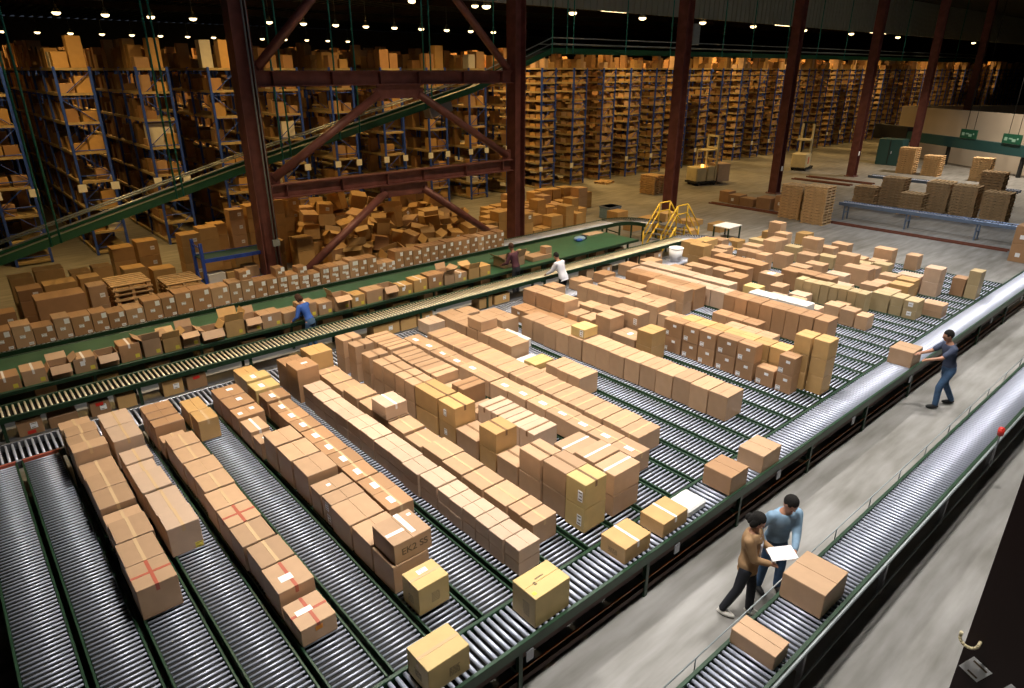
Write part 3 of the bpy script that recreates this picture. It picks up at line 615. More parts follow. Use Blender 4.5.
# cartons below the packing conveyor and under the pick table
G4 = 'cartons stored under the packing conveyor'
for j,(xx,w,h,mt) in enumerate(((.1,.42,.34,'brown'),(.62,.5,.24,'brown'),(1.35,.36,.32,'brown'),(1.85,.36,.30,'amber'),(2.75,.42,.36,'amber'),(3.25,.42,.34,'brown'),(8.0,.8,.34,'amber'),(8.85,.5,.34,'amber'),(9.4,.5,.36,'amber'),(11.6,.5,.34,'amber'),(12.2,.6,.3,'amber'),(16.3,.45,.34,'tan'),(17.1,.5,.3,'tan'),(19.0,.5,.34,'brown'),(20.0,.5,.3,'tan'))):
    o = carton(xx,14.86,.322,w,.4,h,f'{mt} carton in shade on the shelf below the packing conveyor, {ORD[j+1]} from the left',mt,G4,'y',None,False,[('front','white_paper',.12,.12,.15,.05,2)] if j%2==0 else [])
    if j in (0,2,5): link('sticker', patch_mesh(.14,.07,'red_plastic',0,'front'), (0,-.202,.06 if j==0 else h*.8), parent=o)['label'] = 'red sticker'
G5 = 'cartons stored under the pick table'
for j in range(18):
    xx = .6 + j*1.12
    carton(xx,16.45,.282,rs.choice([.4,.5,.6]),.4,rs.choice([.25,.3,.36]),f'carton in shade under the pick table, {ORD[j+1]} from the left',rs.choice(['brown','amber']),G5)
# cartons and parcels on the feed conveyor and floor near the curve
G6 = 'cartons near the white conveyor curve'
q = [(19.9,13.1,.6,.55,.55,'amber'),(20.6,13.1,.8,.5,.5,'amber'),(21.5,13.0,.5,.5,.42,'tan')]
for j,(xx,yy,w,d,h,mt) in enumerate(q): carton(xx,yy,ZR+EPS,w,d,h,f'{mt} carton at the right end of the feed conveyor, {ORD[j+1]} from the left',mt,G6)
for j,(xx,w,h,mt) in enumerate(((12.2,.5,.3,'tan'),(13.0,.45,.34,'tan'),(14.1,.55,.3,'tan'),(15.2,.5,.3,'brown'),(16.4,.5,.36,'tan'),(17.5,.6,.3,'tan'))):
    carton(xx,13.08,ZR+EPS,w,.5,h,f'{mt} carton riding the feed conveyor, {ORD[j+1]} from the left',mt,G6)
for j,(xx,w,h,mt) in enumerate(((3.9,.4,.3,'amber'),(8.6,.5,.3,'pinkish'),(9.2,.5,.34,'tan'),(9.8,.45,.3,'tan'),(6.3,.5,.2,'brown'))):
    carton(xx,13.1,ZR+EPS,w,.5,h,f'{mt} carton on the near stretch of the feed conveyor, {ORD[j+1]} of five','amber' if mt=='amber' else mt,G6)
b = MB(); b.tube((0,0,0),(0,0,.46),.20,'white_paper',24,.25); b.tube((0,0,.45),(0,0,.48),.26,'white_paper',24)
tag(link('white_bin', b.mesh('bin'), (19.2,13.35,ZR+EPS)), 'white plastic bin standing on the feed conveyor before the stairs', 'bin')
e = empty('small_table', (25.6,15.3,0), .0, 'small white topped table on dark legs beyond the stairs', 'table')
link('table_top', MB().box(-.5,.5,-.4,.4,.78,.82,'white_paper',bev=.005).mesh('tt'), parent=e)
for i in (-1,1):
    for j in (-1,1): link('leg', MB().box(-.025,.025,-.025,.025,0,.78,'green_paint').mesh('tl'), (i*.45,j*.35,0), parent=e)
link('lower_shelf', MB().box(-.45,.45,-.35,.35,.25,.28,'steel_dark').mesh('ts'), parent=e)
tag(link('red_can', MB().tube((0,0,0),(0,0,.3),.09,'red_plastic',16).tube((0,0,.3),(0,0,.34),.05,'rubber',12).mesh('can'), (24.9,14.7,0.0)), 'red can standing beside the small white table', 'can')
# big cartons beside the stairs
k = 0
for xx,yy,w,d,hh,n in ((24.3,17.6,.8,.7,.55,2),(24.7,14.2,.6,.6,.42,1),(23.7,13.6,.5,.6,.3,1),(24.6,16.6,.8,.6,.45,1),(26.2,13.6,.7,.6,.4,1),(25.4,13.4,.6,.5,.4,1),(24.3,19.4,.8,.6,.4,1),(26.0,19.8,.9,.7,.3,1),(27.2,18.2,1.0,.8,.25,1),(25.3,21.2,.8,.7,.5,1),(27.2,16.6,.9,.7,.35,1),(25.6,18.6,.9,.6,.5,1),(24.9,12.9,.6,.4,.5,2),(27.4,12.6,.6,.5,.6,1)):
    for t in range(n):
        k += 1; carton(xx,yy,.001+t*(hh+.002),w,d,hh,f'amber carton on the floor near the crossover stairs, {ORD[k]} of the loose group','amber','loose cartons near the stairs')
tag(link('blue_crate', MB().box(-.45,.45,-.35,.35,0,.6,'light_denim',bev=.03).box(-.47,.47,-.37,.37,.52,.6,'blue_steel',bev=.01).mesh('bc'), (26.0,22.3,.0)), 'pale blue crate standing left of the crossover stairs', 'crate')
# ------------------------------------------------------------------ crossover stairs
st = empty('crossover_stairs', (23.0,16.35,0), 0, 'yellow railed steps crossing over the conveyor curve', 'stairs')
zt = 1.05
link('platform', MB().box(-.30,.40,-.45,.45,zt-.06,zt,'steel_dark',bev=.005).mesh('pf'), parent=st)
for j in range(5):
    z = zt*(j+1)/6
    link('tread', MB().box(-.11,.11,-.42,.42,z-.03,z,'steel_dark').mesh('t'), (-1.12+.17*j,0,0), parent=st)
    link('tread', MB().box(-.11,.11,-.42,.42,z-.03,z,'steel_dark').mesh('t'), (1.22-.17*j,0,0), parent=st)
for s in (-1,1):
    for sx,xa,xb in ((1,-1.25,-.30),(1,1.35,.40)):
        b = MB(); b.box(-.02,.02,-.02,.02,0,.01,'yellow_paint')
        a0 = Vector((xa,s*.45,0)); a1 = Vector((xb,s*.45,zt))
        b = MB(); b.tube(a0,a1,.04,'yellow_paint'); link('stringer', b.mesh('s'), parent=st)
        b = MB(); b.tube(a0+Vector((0,0,.85)),a1+Vector((0,0,.85)),.03,'yellow_paint'); b.tube(a0+Vector((0,0,.5)),a1+Vector((0,0,.5)),.025,'yellow_paint')
        b.tube(a0,a0+Vector((0,0,.85)),.03,'yellow_paint'); b.tube(a1,a1+Vector((0,0,.85)),.03,'yellow_paint'); link('handrail', b.mesh('h'), parent=st)
    b = MB(); b.tube((-.30,s*.45,zt+.85),(.40,s*.45,zt+.85),.03,'yellow_paint'); b.tube((-.30,s*.45,zt+.5),(.40,s*.45,zt+.5),.025,'yellow_paint'); link('handrail', b.mesh('h'), parent=st)
    for xx in (-.26,.36): link('platform_post', MB().box(-.03,.03,-.03,.03,0,zt-.06,'yellow_paint').mesh('pp'), (xx,s*.4,0), parent=st)
# ------------------------------------------------------------------ storage racks
RY = 31.0
def rack_meshes(L, levels, bay, tag_):
    n = int(L/bay); W = 1.15
    b = MB()
    fm = MB()
    for s in (0, W):
        fm.box(s-.045,s+.045,-.04,.04,0,7.12,'blue_paint')
    z = .3; up = True
    while z < 6.9:
        fm.tube((0,0,z),(W,0,z+.0),.022,'blue_paint',6); 
        fm.tube((0,0,z) if up else (W,0,z),(W,0,z+.95) if up else (0,0,z+.95),.018,'blue_paint',6); z += .95; up = not up
    frame = fm.mesh('frame')
    sm = MB(); sm.box(.03,W-.03,.02,L-.02,-.03,0,'shelf_wood'); sm.box(-.03,.03,0,L,-.10,.0,'shelf_wood'); sm.box(W-.03,W+.03,0,L,-.10,.0,'shelf_wood'); sm.box(0,W,-.02,.03,-.09,0,'shelf_wood')
    return n, frame, sm.mesh('shelf')
LV1 = [.15,.95,1.9,2.95,4.05,5.15,6.2,7.08]
LV2 = [.12,.62,1.12,1.62,2.12,2.62,3.2,3.75,4.25,4.75,5.3,5.8,6.3,6.7,7.12]
R1 = rack_meshes(32.4, LV1, 2.7, 'a'); R2 = rack_meshes(8.1, LV2, 2.7, 'b')
racks = []
for k in range(-1, 46):
    x = 4.52 + 2.75*k
    long = k < 9
    L, LV, R = (32.4, LV1, R1) if long else (8.1, LV2, R2)
    n = k + 2
    e = empty('storage_rack', (x, RY, 0), 0, f'blue steel storage rack, {ORD[n]} from the left in the back row', 'rack', 'storage racks along the back')
    for j in range(R[0]+1): link('upright_frame', R[1], (0, j*2.7, 0), parent=e)
    for z in LV: link('shelf', R[2], (0,0,z), parent=e)
    if True:
        for s in ((0,1.15) if k < 9 else (0,)): link('aisle_sign', patch_mesh(.30,.30,'white_paper',0,'front'), (s,-.045,2.7 if k < 9 else 1.25), parent=e)
    racks.append((k, x, L, LV))
tag(link('board', MB().box(-.3,.3,-.02,.02,0,.02,'white_paper').mesh('b'), (0,0,-.0)), 'x', 'x') if False else None
# contents: the boxes that show largest as things of their own
rs = random.Random(21); nbox = 0
stuff = MB()
def shelf_fill(x, y0, y1, z, hmax, side, mats, dens):
    """rows of goods along one side of a shelf, into the shared mesh"""
    y = y0
    while y < y1-.15:
        d = rs.uniform(.25,.6)
        if rs.random() < dens:
            h = rs.uniform(.35,.95)*hmax; w = rs.uniform(.35,.5)
            xa = x+.03 if side == 0 else x+1.15-.03-w
            stuff.box(xa, xa+w, y, min(y+d,y1)-.02, z+.003, z+h, rs.choice(mats))
        y += d
for k, x, L, LV in racks:
    for li, z in enumerate(LV):
        top = li == len(LV)-1
        gap = (LV[li+1]-z-.14) if not top else (1.25 if k < 9 else .95)
        dens = .72 if not top else .8
        if k < 9 :
            # end bay, individually
            if z > .3 or k > 5:
                pos = [(0,.05),(.56,.05)]
                if top: pos = [(0,.05),(.56,.05),(0,.7),(0,1.4),(.56,1.0)]
                elif k <= 4: pos = [(0,.05),(.56,.05),(0,.62)]
                for pi_, (dx, dy) in enumerate(pos):
                    if rs.random() > (.62 if not top else .88): continue
                    w = rs.uniform(.42,.52); d = rs.uniform(.45,.55); h = min(gap, rs.uniform(.3,.62) if not top else rs.choice([.4,.55,.7,.85,1.1]))
                    mt = rs.choice(['amber','amber','brown','tan','amber','tan']) 
                    if rs.random() < .05: mt = 'white_card'
                    nbox += 1
                    carton(x+.04+dx, RY+dy, z+.002, w, d, h, f'carton on {"top" if top else ORD[li+1]} shelf, rack {ORD[k+2]} from left, ' + ['left end','right end','behind left end','deeper on left','behind right end'][pi_], mt, 'cartons on the rack shelves')
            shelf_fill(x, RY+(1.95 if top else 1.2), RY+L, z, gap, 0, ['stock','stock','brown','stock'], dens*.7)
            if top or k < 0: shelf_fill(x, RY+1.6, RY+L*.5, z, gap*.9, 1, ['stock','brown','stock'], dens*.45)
        else:
            for yy, dd in ((.04,.5),(.6,.5)):
                xx = x+.03
                while xx < x+1.05:
                    w = rs.uniform(.16,.36)
                    if rs.random() < .8:
                        h = rs.uniform(.35,.85)*gap if not top else rs.choice([.3,.5,.8,.35,.95])
                        stuff.box(xx, min(xx+w,x+1.13)-.01, RY+yy, RY+yy+dd-.03, z+.003, z+h, rs.choice(['amber','tan','brown','amber','stock','pinkish']))
                    xx += w
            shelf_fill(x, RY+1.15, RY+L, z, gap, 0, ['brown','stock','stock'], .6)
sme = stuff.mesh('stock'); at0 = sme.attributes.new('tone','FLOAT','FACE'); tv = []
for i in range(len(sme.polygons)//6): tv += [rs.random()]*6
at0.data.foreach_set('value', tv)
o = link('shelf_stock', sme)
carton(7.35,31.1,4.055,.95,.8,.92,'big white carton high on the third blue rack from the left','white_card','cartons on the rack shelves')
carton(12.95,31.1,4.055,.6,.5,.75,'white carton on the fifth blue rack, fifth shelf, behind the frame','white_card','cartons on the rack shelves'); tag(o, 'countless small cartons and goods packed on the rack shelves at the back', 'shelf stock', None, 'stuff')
# ------------------------------------------------------------------ hanging incline conveyor with its rods
ic = empty('overhead_conveyor', (0,23.0,0), 0, 'green overhead conveyor climbing from lower left to the upper right', 'conveyor')
prof = [(-4.0,.92),(1.07,2.16),(7.63,3.9),(17.68,6.3),(21.9,7.78),(27,7.78),(45,7.78),(62,7.78),(80,7.78)]
def ribbon(dy, dz, hh, w, mat, nm):
    b = MB()
    for (xa,za),(xb,zb) in zip(prof[:-1],prof[1:]):
        ibeam(b,(xa,dy,za+dz),(xb,dy,zb+dz),hh,w,mat,t=.02)
    return link(nm, b.mesh(nm), parent=ic)
ribbon(-.4,0,.22,.05,'incline_green_lit','side_rail'); ribbon(.4,0,.22,.05,'incline_green_lit','side_rail')
b = MB()
for (xa,za),(xb,zb) in zip(prof[:-1],prof[1:]):
    d = Vector((xb-xa,0,zb-za)); L = d.length; T = Matrix.Translation((xa,0,za)) @ Matrix.Rotation(-math.atan2(zb-za,xb-xa),4,'Y')
    b.box(0,L,-.37,.37,-.04,.0,'steel_dark',T)
link('belt', b.mesh('belt'), parent=ic)
for dy,dz in ((-.42,.28),(.42,.28),(-.42,.52)):
    b = MB()
    for (xa,za),(xb,zb) in zip(prof[:-1],prof[1:]): b.tube((xa,dy,za+dz),(xb,dy,zb+dz),.024,'lit_tube',8)
    link('guard_tube', b.mesh('gt'), parent=ic)
b = MB(); b.box(-.55,.55,-.25,.25,-.55,-.12,'steel_dark',Matrix.Rotation(-.24,4,'Y'),bev=.03); link('drive_housing', b.mesh('dh'), (15.9,-.1,5.9), parent=ic)
def zprof(x):
    for (xa,za),(xb,zb) in zip(prof[:-1],prof[1:]):
        if xa <= x <= xb: return za+(zb-za)*(x-xa)/(xb-xa)
    return 7.78
hx = [2.2,2.45,5.75,5.95,9.3,9.6,11.5,12.3,15.2,15.5,18.6,21.9,22.8,23.2,26.8,30.3,35,38,42,46,50,55,60,66,72]
for xx in hx:
    b = MB()
    z0 = zprof(xx)-.12
    b.tube((xx,-.42,z0),(xx,-.42,CZ),.03,'teal_rod',6); 
    link('hanger_rod', b.mesh('hr'), parent=ic)
# ------------------------------------------------------------------ box piles, pallets and low rack behind the pick line
def pallet_mesh():
    if 'pal' in cache: return cache['pal']
    b = MB()
    for i in range(6): b.box(-.55+i*.2,-.55+i*.2+.14-.02,-.5,.5,.115,.135,'pallet_wood')
    for j in (-.42,0,.42): b.box(-.53,.55,j-.04,j+.04,.02,.115,'pallet_wood')
    for i in (0,2,5): b.box(-.55+i*.2,-.55+i*.2+.12,-.5,.5,0,.02,'pallet_wood')
    cache['pal'] = b.mesh('pallet'); return cache['pal']
def pallets(x, y, n, where, rz=0):
    r_ = random.Random(int(x*37+y*11))
    for i in range(n):
        nm = 'bottom' if i == 0 else ('top' if i == n-1 else ORD[i+1]+' up')
        o = link('wooden_pallet', pallet_mesh(), (x+r_.uniform(-.02,.02), y+r_.uniform(-.02,.02), .001+i*.14), rz+PI/2)
        tag(o, f'wooden pallet, {nm} in the {where}', 'pallet', 'stacked wooden pallets')
pallets(3.55,20.7,11,'stack behind the pick line, left one'); pallets(4.95,20.9,9,'stack behind the pick line, right one')
for x,y,n,wh in ((33.1,16.15,12,'leftmost tall stack beyond the floor rails'),(32.7,14.75,13,'second tall stack beyond the floor rails'),(39.0,15.0,8,'low stack behind the left end of the bench conveyor'),(39.4,13.8,12,'tall stack, second behind the bench conveyor'),
  (38.5,12.45,8,'lower stack, third behind the bench conveyor'),(39.4,11.6,12,'tall stack, fourth behind the bench conveyor'),(39.3,10.35,12,'tall stack, fifth behind the bench conveyor'),(39.2,8.95,11,'stack, sixth behind the bench conveyor'),(43.5,10.4,14,'back stack at the right edge'),(43.0,12.6,9,'back stack in the middle'),
  (54.5,18.6,13,'far stack left of the parked cart'),(54.5,16.9,10,'far dark stack beside the pale wall'),(54.2,13.8,11,'far stack before the pale wall'),(33.4,25.4,8,'stack left of the column by the stairs'),(34.2,30.0,1,'floor between racks and column')):
    if n == 1: 
        tag(link('wooden_pallet', pallet_mesh(), (x,y,.001), .3), 'single wooden pallet lying on the floor before the racks', 'pallet', 'stacked wooden pallets')
    else: pallets(x,y,n,wh)
G7 = 'cartons piled behind the far pick line'
pile_no = [0]
def pile(x, y, w, d, hs, mt, lab=False, rz=0):
    z = .001
    for h in hs:
        pile_no[0] += 1
        i = pile_no[0]
        lvl = 'bottom' if z < .01 else 'upper'
        carton(x, y, z, w, d, h, f'{mt} carton behind the far pick line, {lvl} one of pile {ORD[min(50,PN[0])]} from left' if len(hs) < 3 else f'{mt} carton, {ORD[hs_i(z,hs)]} up in pile {ORD[min(50,PN[0])]} from left behind pick line', mt, G7, 'y', None, False, [('front','white_paper',.12,.12,.2,.0,1)] if lab else [], rz)
        z += h+.003
PN = [0]
def hs_i(z, hs):
    c = .001
    for i, h in enumerate(hs):
        if abs(c-z) < .001: return i+1
        c += h+.003
    return 1
plist = [(.35,20.4,.5,.5,[.42,.4,.45],'brown'),(1.0,22.3,.55,.6,[.42,.4,.42,.4],'amber'),(1.6,22.2,.7,.6,[.45,.45,.45,.42],'amber'),(1.05,21.3,.55,.6,[.42,.4,.42,.3],'brown'),(1.65,21.2,.75,.6,[.42,.4,.42,.35],'amber'),(1.3,20.1,1.1,.7,[.75,.78],'brown'),(2.5,20.1,.42,.5,[.55,.55,.55],'tan'),
 (2.45,22.3,.5,.5,[.4,.4,.4,.35],'amber'),(3.0,22.2,.5,.5,[.42,.4,.4,.4],'amber'),(2.5,21.3,.5,.5,[.4,.4,.4,.4],'amber'),(3.05,21.5,.6,.5,[.4,.42,.4],'tan'),
 (3.8,23.5,.62,.6,[.48,.48,.42,.42],'amber'),(4.5,23.4,.62,.6,[.5,.48,.48,.46],'amber'),(3.85,22.6,.6,.6,[.45,.45,.42],'amber'),(4.6,22.4,.65,.6,[.6,.6],'amber'),(5.7,22.9,.6,.6,[.55,.55,.55,.4],'amber'),(6.4,23.3,.6,.6,[.6,.6,.5,.4],'amber'),
 (7.1,24.4,.55,.55,[.55,.5,.5,.4],'amber'),(7.75,24.2,.5,.5,[.5,.5,.5,.55,.35],'tan'),(7.1,22.3,.55,.5,[.5,.45,.45],'amber'),(8.2,22.2,.6,.6,[.6,.5,.45],'amber'),(8.4,24.3,.6,.6,[.5,.5,.5,.5,.45],'amber'),(9.0,21.6,.6,.6,[1.2,.45],'amber'),(9.3,24.8,.7,.6,[.5,.5,.5,.45,.5],'amber'),(10.1,25.0,.6,.6,[.5,.5,.5,.5,.45],'amber'),(10.8,25.2,.6,.6,[.5,.5,.45,.5],'tan')]
for a in plist: PN[0] += 1; pile(*a, lab=(PN[0] % 3 == 1))
# heap of tumbled cartons
rs = random.Random(99); G8 = 'tumbled cartons heaped behind the frame'
cells = []
hp = 0
for iy, yy in enumerate([20.9,21.7,22.5,23.3,24.1,24.9]):
    xx = 8.7 + .22*iy if iy > 0 else 9.2
    while xx < 16.6:
        w = rs.uniform(.6,.9); d = rs.uniform(.6,.75)
        zmax = [.75,.9,1.25,1.6,1.95,2.2][iy] * rs.uniform(.75,1.1)
        if xx < 9.9 and yy < 24.2 and yy > 21: xx += w; continue
        z = .002; lv = 0
        while z < zmax-.2:
            h = rs.uniform(.4,.6); topmost = z+h >= zmax-.2; hp += 1; lv += 1
            lb = f'{"tumbled open" if topmost and rs.random()<.6 else "tan"} carton in the heap, row {ORD[iy+1]} from front, number {ORD[min(50,hp)]}' 
            lb = f'amber carton in the heap behind the frame, {["front","second","third","fourth","fifth","rear"][iy]} row, {ORD[min(50,int((xx-8)*5))]} along, level {ORD[lv]}'
            if topmost:
                rot = (rs.uniform(-.3,.3), rs.uniform(-.3,.3), rs.uniform(-.8,.8))
                if rs.random() < .55:
                    o = link('cardboard_box', open_mesh(round(w*.8,1), round(d*.8,1), round(h,1), 'amber', rs.randint(1,9)), (xx+w/2, yy+d/2, z+.06), rot=rot); tag(o, 'open '+lb, 'box', G8)
                else:
                    carton(xx+.05, yy+.05, z+.06, w*.8, d*.8, h, lb, rs.choice(['amber','tan']), G8, rot=rot, marks=[('front','white_paper',.14,.14,.1,.1,1)] if rs.random()<.4 else [])
            else: carton(xx, yy, z, w-.03, d-.03, h, lb, 'amber', G8)
            z += h+.004
        xx += w+.02
# stacks right of the frame
G9 = 'neat carton stacks beyond the pick line end'
rs = random.Random(5)
n9 = 0
for iy, yy in enumerate([21.2,22.1,23.0,23.9,24.8]):
    xx = 17.0 + iy*.75
    while xx < 22.6 + iy*1.05:
        w = rs.uniform(.5,.8); n = rs.choice([1,2,2,3,2]) if iy < 3 else rs.choice([2,3,3,2])
        if abs(xx-18) < .9 and yy < 22: xx += w; continue
        if n*(.45) > 1.5 and iy < 1: n = 2
        z = .002; n9 += 1; mt = rs.choice(['amber','amber','tan'])
        for j in range(n):
            h = rs.uniform(.38,.46)
            carton(xx, yy, z, w-.04, .62, h, f'{mt} carton, level {ORD[j+1]} of stack {ORD[n9]}, right of the frame', mt, G9, marks=[('front','white_paper',.15,.15,.1,.1,1)] if rs.random()<.2 else [])
            z += h+.003
        xx += w + rs.choice([.01,.02,.15])
# boxes along the far floor rail
G10 = 'cartons beside the red floor rail'
for j,(xx,yy,w,d,h) in enumerate(((34.2,20.6,.7,.6,.6),(34.0,19.8,.8,.7,.5),(33.9,18.9,.6,.8,.45),(33.9,17.9,.9,.8,.6),(34.0,17.0,.8,.7,.8),(34.6,16.6,.6,.3,.8))):
    carton(xx,yy,.001,w,d,h,f'brown carton beside the red floor rail, {ORD[j+1]} from the left','brown',G10,marks=[('side','white_paper',.16,.16,.1,.0,0)] if j in (1,4) else [])
for j,(xx,yy,w,d,h) in enumerate(((31.6,5.7,.9,.7,.7),)):
    carton(xx,yy,.001,w,d,h,'lower brown carton of the tall stack at the right edge','brown',G10,marks=[('side','white_paper',.16,.16,.1,-.1,0)])
    carton(xx,yy,.705,w,d,h,'upper brown carton of the tall stack at the right edge','brown',G10,marks=[('side','white_paper',.16,.16,.1,-.1,0)])
# low blue work rack
lr = empty('low_rack', (6.75,20.95,0), 0, 'low blue steel work rack cluttered with cartons beside the left column', 'rack')
for xa in (-1.15,1.0):
    for ya in (-.4,.4): link('post', MB().box(-.045,.045,-.045,.045,0,2.25,'blue_paint').mesh('p'), (xa,ya,0), parent=lr)
    link('brace', MB().tube((xa,-.4,.6),(xa,.4,1.3),.02,'blue_paint').mesh('b'), parent=lr); link('brace', MB().tube((xa,-.4,2.1),(xa,.4,2.1),.02,'blue_paint').mesh('b'), parent=lr)
for zz in (.95,1.75): link('shelf', MB().box(-1.15,1.0,-.4,.4,zz-.03,zz,'dark_teal').box(-1.15,1.0,-.43,-.38,zz-.1,zz+.01,'blue_paint').box(-1.15,1.0,.38,.43,zz-.1,zz+.01,'blue_paint').mesh('s'), parent=lr)
G11 = 'odd cartons on the low blue rack'
for j,(xx,yy,w,h,mt) in enumerate(((5.7,20.6,.5,.3,'white_card'),(6.25,20.6,.5,.28,'amber'),(6.8,20.6,.45,.35,'tan'))):
    carton(xx,yy,.952,w,.4,h,f'{mt.replace("_card","")} carton on the low blue rack, {ORD[j+1]} from left',mt,G11)
# ------------------------------------------------------------------ trucks
def wheel(b, x, y, r, w, mat='rubber'): b.tube((x,y-w/2,r),(x,y+w/2,r),r,mat,16)
tr = empty('order_picker_truck', (39.0,25.4,0), -.3, 'cream order picker truck with tall mast and orange beacon beyond the column', 'forklift')
b = MB(); b.box(-1.2,.5,-.6,.6,.12,.25,'rubber',bev=.03); link('chassis', b.mesh('c'), parent=tr)
link('battery_box', MB().box(-1.15,-.35,-.55,.55,.25,1.15,'cream',bev=.05).mesh('bb'), parent=tr)
link('cabin', MB().box(-.3,.3,-.55,.55,.25,1.2,'cream',bev=.05).mesh('cb'), parent=tr)
b = MB()
for s in (-.5,.5): b.box(.32,.45,s-.05,s+.05,.2,3.1,'cream')
for z in (.9,1.6,2.3,3.05): b.box(.32,.45,-.5,.5,z-.05,z+.05,'cream')
link('mast', b.mesh('m'), parent=tr)
b = MB(); b.box(-.45,.3,-.5,.5,2.15,2.22,'cream')
for s in (-.48,.48): b.box(-.45,-.4,s-.03,s+.03,1.1,2.15,'cream')
link('overhead_guard', b.mesh('og'), parent=tr)
link('load', MB().box(.6,1.6,-.5,.5,.15,1.3,'pinkish',bev=.02).mesh('ld'), parent=tr)
link('beacon_lamp', MB().tube((0,0,0),(0,0,.16),.09,'beacon',12).mesh('bl'), (-.6,-.35,1.16), parent=tr)
for a_ in ((-.9,-.5),(-.9,.5),(.3,-.5),(.3,.5)): b = MB(); wheel(b,a_[0],a_[1],.14,.12); link('wheel', b.mesh('w'), parent=tr)
tr = empty('reach_truck', (50.6,24.6,0), .2, 'cream reach truck with a dark raised mast near the pallet stacks', 'forklift')
link('body', MB().box(-1.1,.1,-.55,.55,.2,1.25,'cream',bev=.08).box(-.7,-.5,-.57,.57,.5,1.0,'red_plastic').mesh('b'), parent=tr)
b = MB(); b.box(-1.05,1.2,-.5,.5,.08,.2,'rubber'); link('chassis', b.mesh('c'), parent=tr)
b = MB()
for s in (-.35,.35): b.box(.25,.5,s-.07,s+.07,.1,3.4,'rubber')
for z in (.8,2.0,3.3): b.box(.3,.45,-.35,.35,z,z+.12,'rubber')
link('mast', b.mesh('m'), parent=tr)
b = MB(); b.box(.05,.2,-.45,-.32,.3,3.3,'cream'); b.box(-.8,.15,-.45,.45,2.15,2.25,'cream'); b.box(.05,.2,.32,.45,.3,3.3,'cream'); link('overhead_guard', b.mesh('g'), parent=tr)
for a_ in ((-.8,-.45,.17,.15),(-.8,.45,.17,.15),(1.0,-.45,.1,.1),(1.0,.45,.1,.1)): b = MB(); wheel(b,*a_); link('wheel', b.mesh('w'), parent=tr)
link('fork', MB().box(.5,1.6,-.3,-.2,.12,.16,'rubber').mesh('f'), parent=tr); link('fork', MB().box(.5,1.6,.2,.3,.12,.16,'rubber').mesh('f'), parent=tr)
tag(link('electrical_cabinet', MB().box(-.6,.6,-.9,.9,0,2.0,'dark_teal',bev=.03).box(-.62,-.6,-.02,.02,.1,1.9,'rubber').box(-.64,-.6,-.2,-.14,.9,1.1,'steel').mesh('cab'), (58.5,21.3,0)), 'dark green cabinet standing left of the pale block wall', 'cabinet')
# pale wall with green band and lit signs
wa = math.atan2(-.836,-.548)
o = struct('wall_partition', MB().box(0,24,0,.3,0,4.05,'pale_wall').box(0,.3,.3,14,0,4.05,'pale_wall').mesh('pw'), (67.2,24.4,0)); o.rotation_euler = (0,0,wa)
o = link('green_beam', MB().box(1.5,24,-.2,.2,1.4,2.15,'dark_teal').box(-1.2,3.2,-.25,.25,1.25,2.5,'rubber').mesh('gb'), (66.2,25.06,0), wa); tag(o, 'dark green horizontal beam crossing in front of the pale wall', 'beam')
for px_ in (1.0, 8.0, 15.0, 22.0): link('beam_post', MB().box(-.1,.1,-.1,.1,0,1.4,'rubber').mesh('bp'), (px_,0,0), parent=o)
for i,(sx_,sy_) in enumerate(((60.6,16.9),(58.35,13.55))):
    e = empty('hanging_sign', (sx_,sy_,2.18), wa, ['green hanging sign on wires before the pale wall, left one','green hanging sign before the pale wall, at the right edge'][i], 'sign')
    link('panel', MB().box(-.8,.8,-.04,.04,0,.66,'sign_green',bev=.01).mesh('p'), parent=e)
    b = MB()
    for q_,(u,v,w,h) in enumerate(((-.5,.2,.25,.22),(-.1,.3,.3,.1),(.2,.15,.3,.2),(.5,.3,.12,.12))): b.box(u-w/2,u+w/2,-.05,-.04,v,v+h,'sign_pale')
    link('lettering', b.mesh('l'), parent=e)
    for s in (-.4,.4): link('hanger_wire', MB().tube((s,0,.66),(s,0,CZ-2.2),.02,'rubber',6).mesh('w'), parent=e)
# ------------------------------------------------------------------ people
def solid(mb, voxel, mat, smooth=6):
    """melt overlapping closed volumes into one continuous surface"""
    me = mb.mesh('raw'); o = bpy.data.objects.new('raw', me); C.objects.link(o)
    r_ = o.modifiers.new('r','REMESH'); r_.mode = 'VOXEL'; r_.voxel_size = voxel; r_.use_smooth_shade = True
    if smooth: m_ = o.modifiers.new('s','SMOOTH'); m_.factor = .5; m_.iterations = smooth
    dg = bpy.context.evaluated_depsgraph_get(); dg.update()
    out = bpy.data.meshes.new_from_object(o.evaluated_get(dg)); bpy.data.objects.remove(o)
    out.materials.clear(); out.materials.append(M[mat])
    for p in out.polygons: p.use_smooth = True; p.material_index = 0
    return out
def loft(b, rings, mat, n=18):
    k = len(b.v); mi = b._m(mat)
    for pts in rings: b.v += [tuple(p) for p in pts]
    for j in range(len(rings)-1):
        for i in range(n): b.f.append((k+j*n+i, k+j*n+(i+1)%n, k+(j+1)*n+(i+1)%n, k+(j+1)*n+i)); b.mi.append(mi); b.sm.append(True)
    b.f.append(tuple(k+i for i in range(n))[::-1]); b.f.append(tuple(k+(len(rings)-1)*n+i for i in range(n))); b.mi += [mi,mi]; b.sm += [False,False]
def limb(b, pts, mat):
    for (p, r0), (q, r1) in zip(pts[:-1], pts[1:]): b.tube(p, q, r0, mat, 14, r1)
    for p, r0 in pts: b.ball(p, r0, r0, r0, mat, 14, 10)
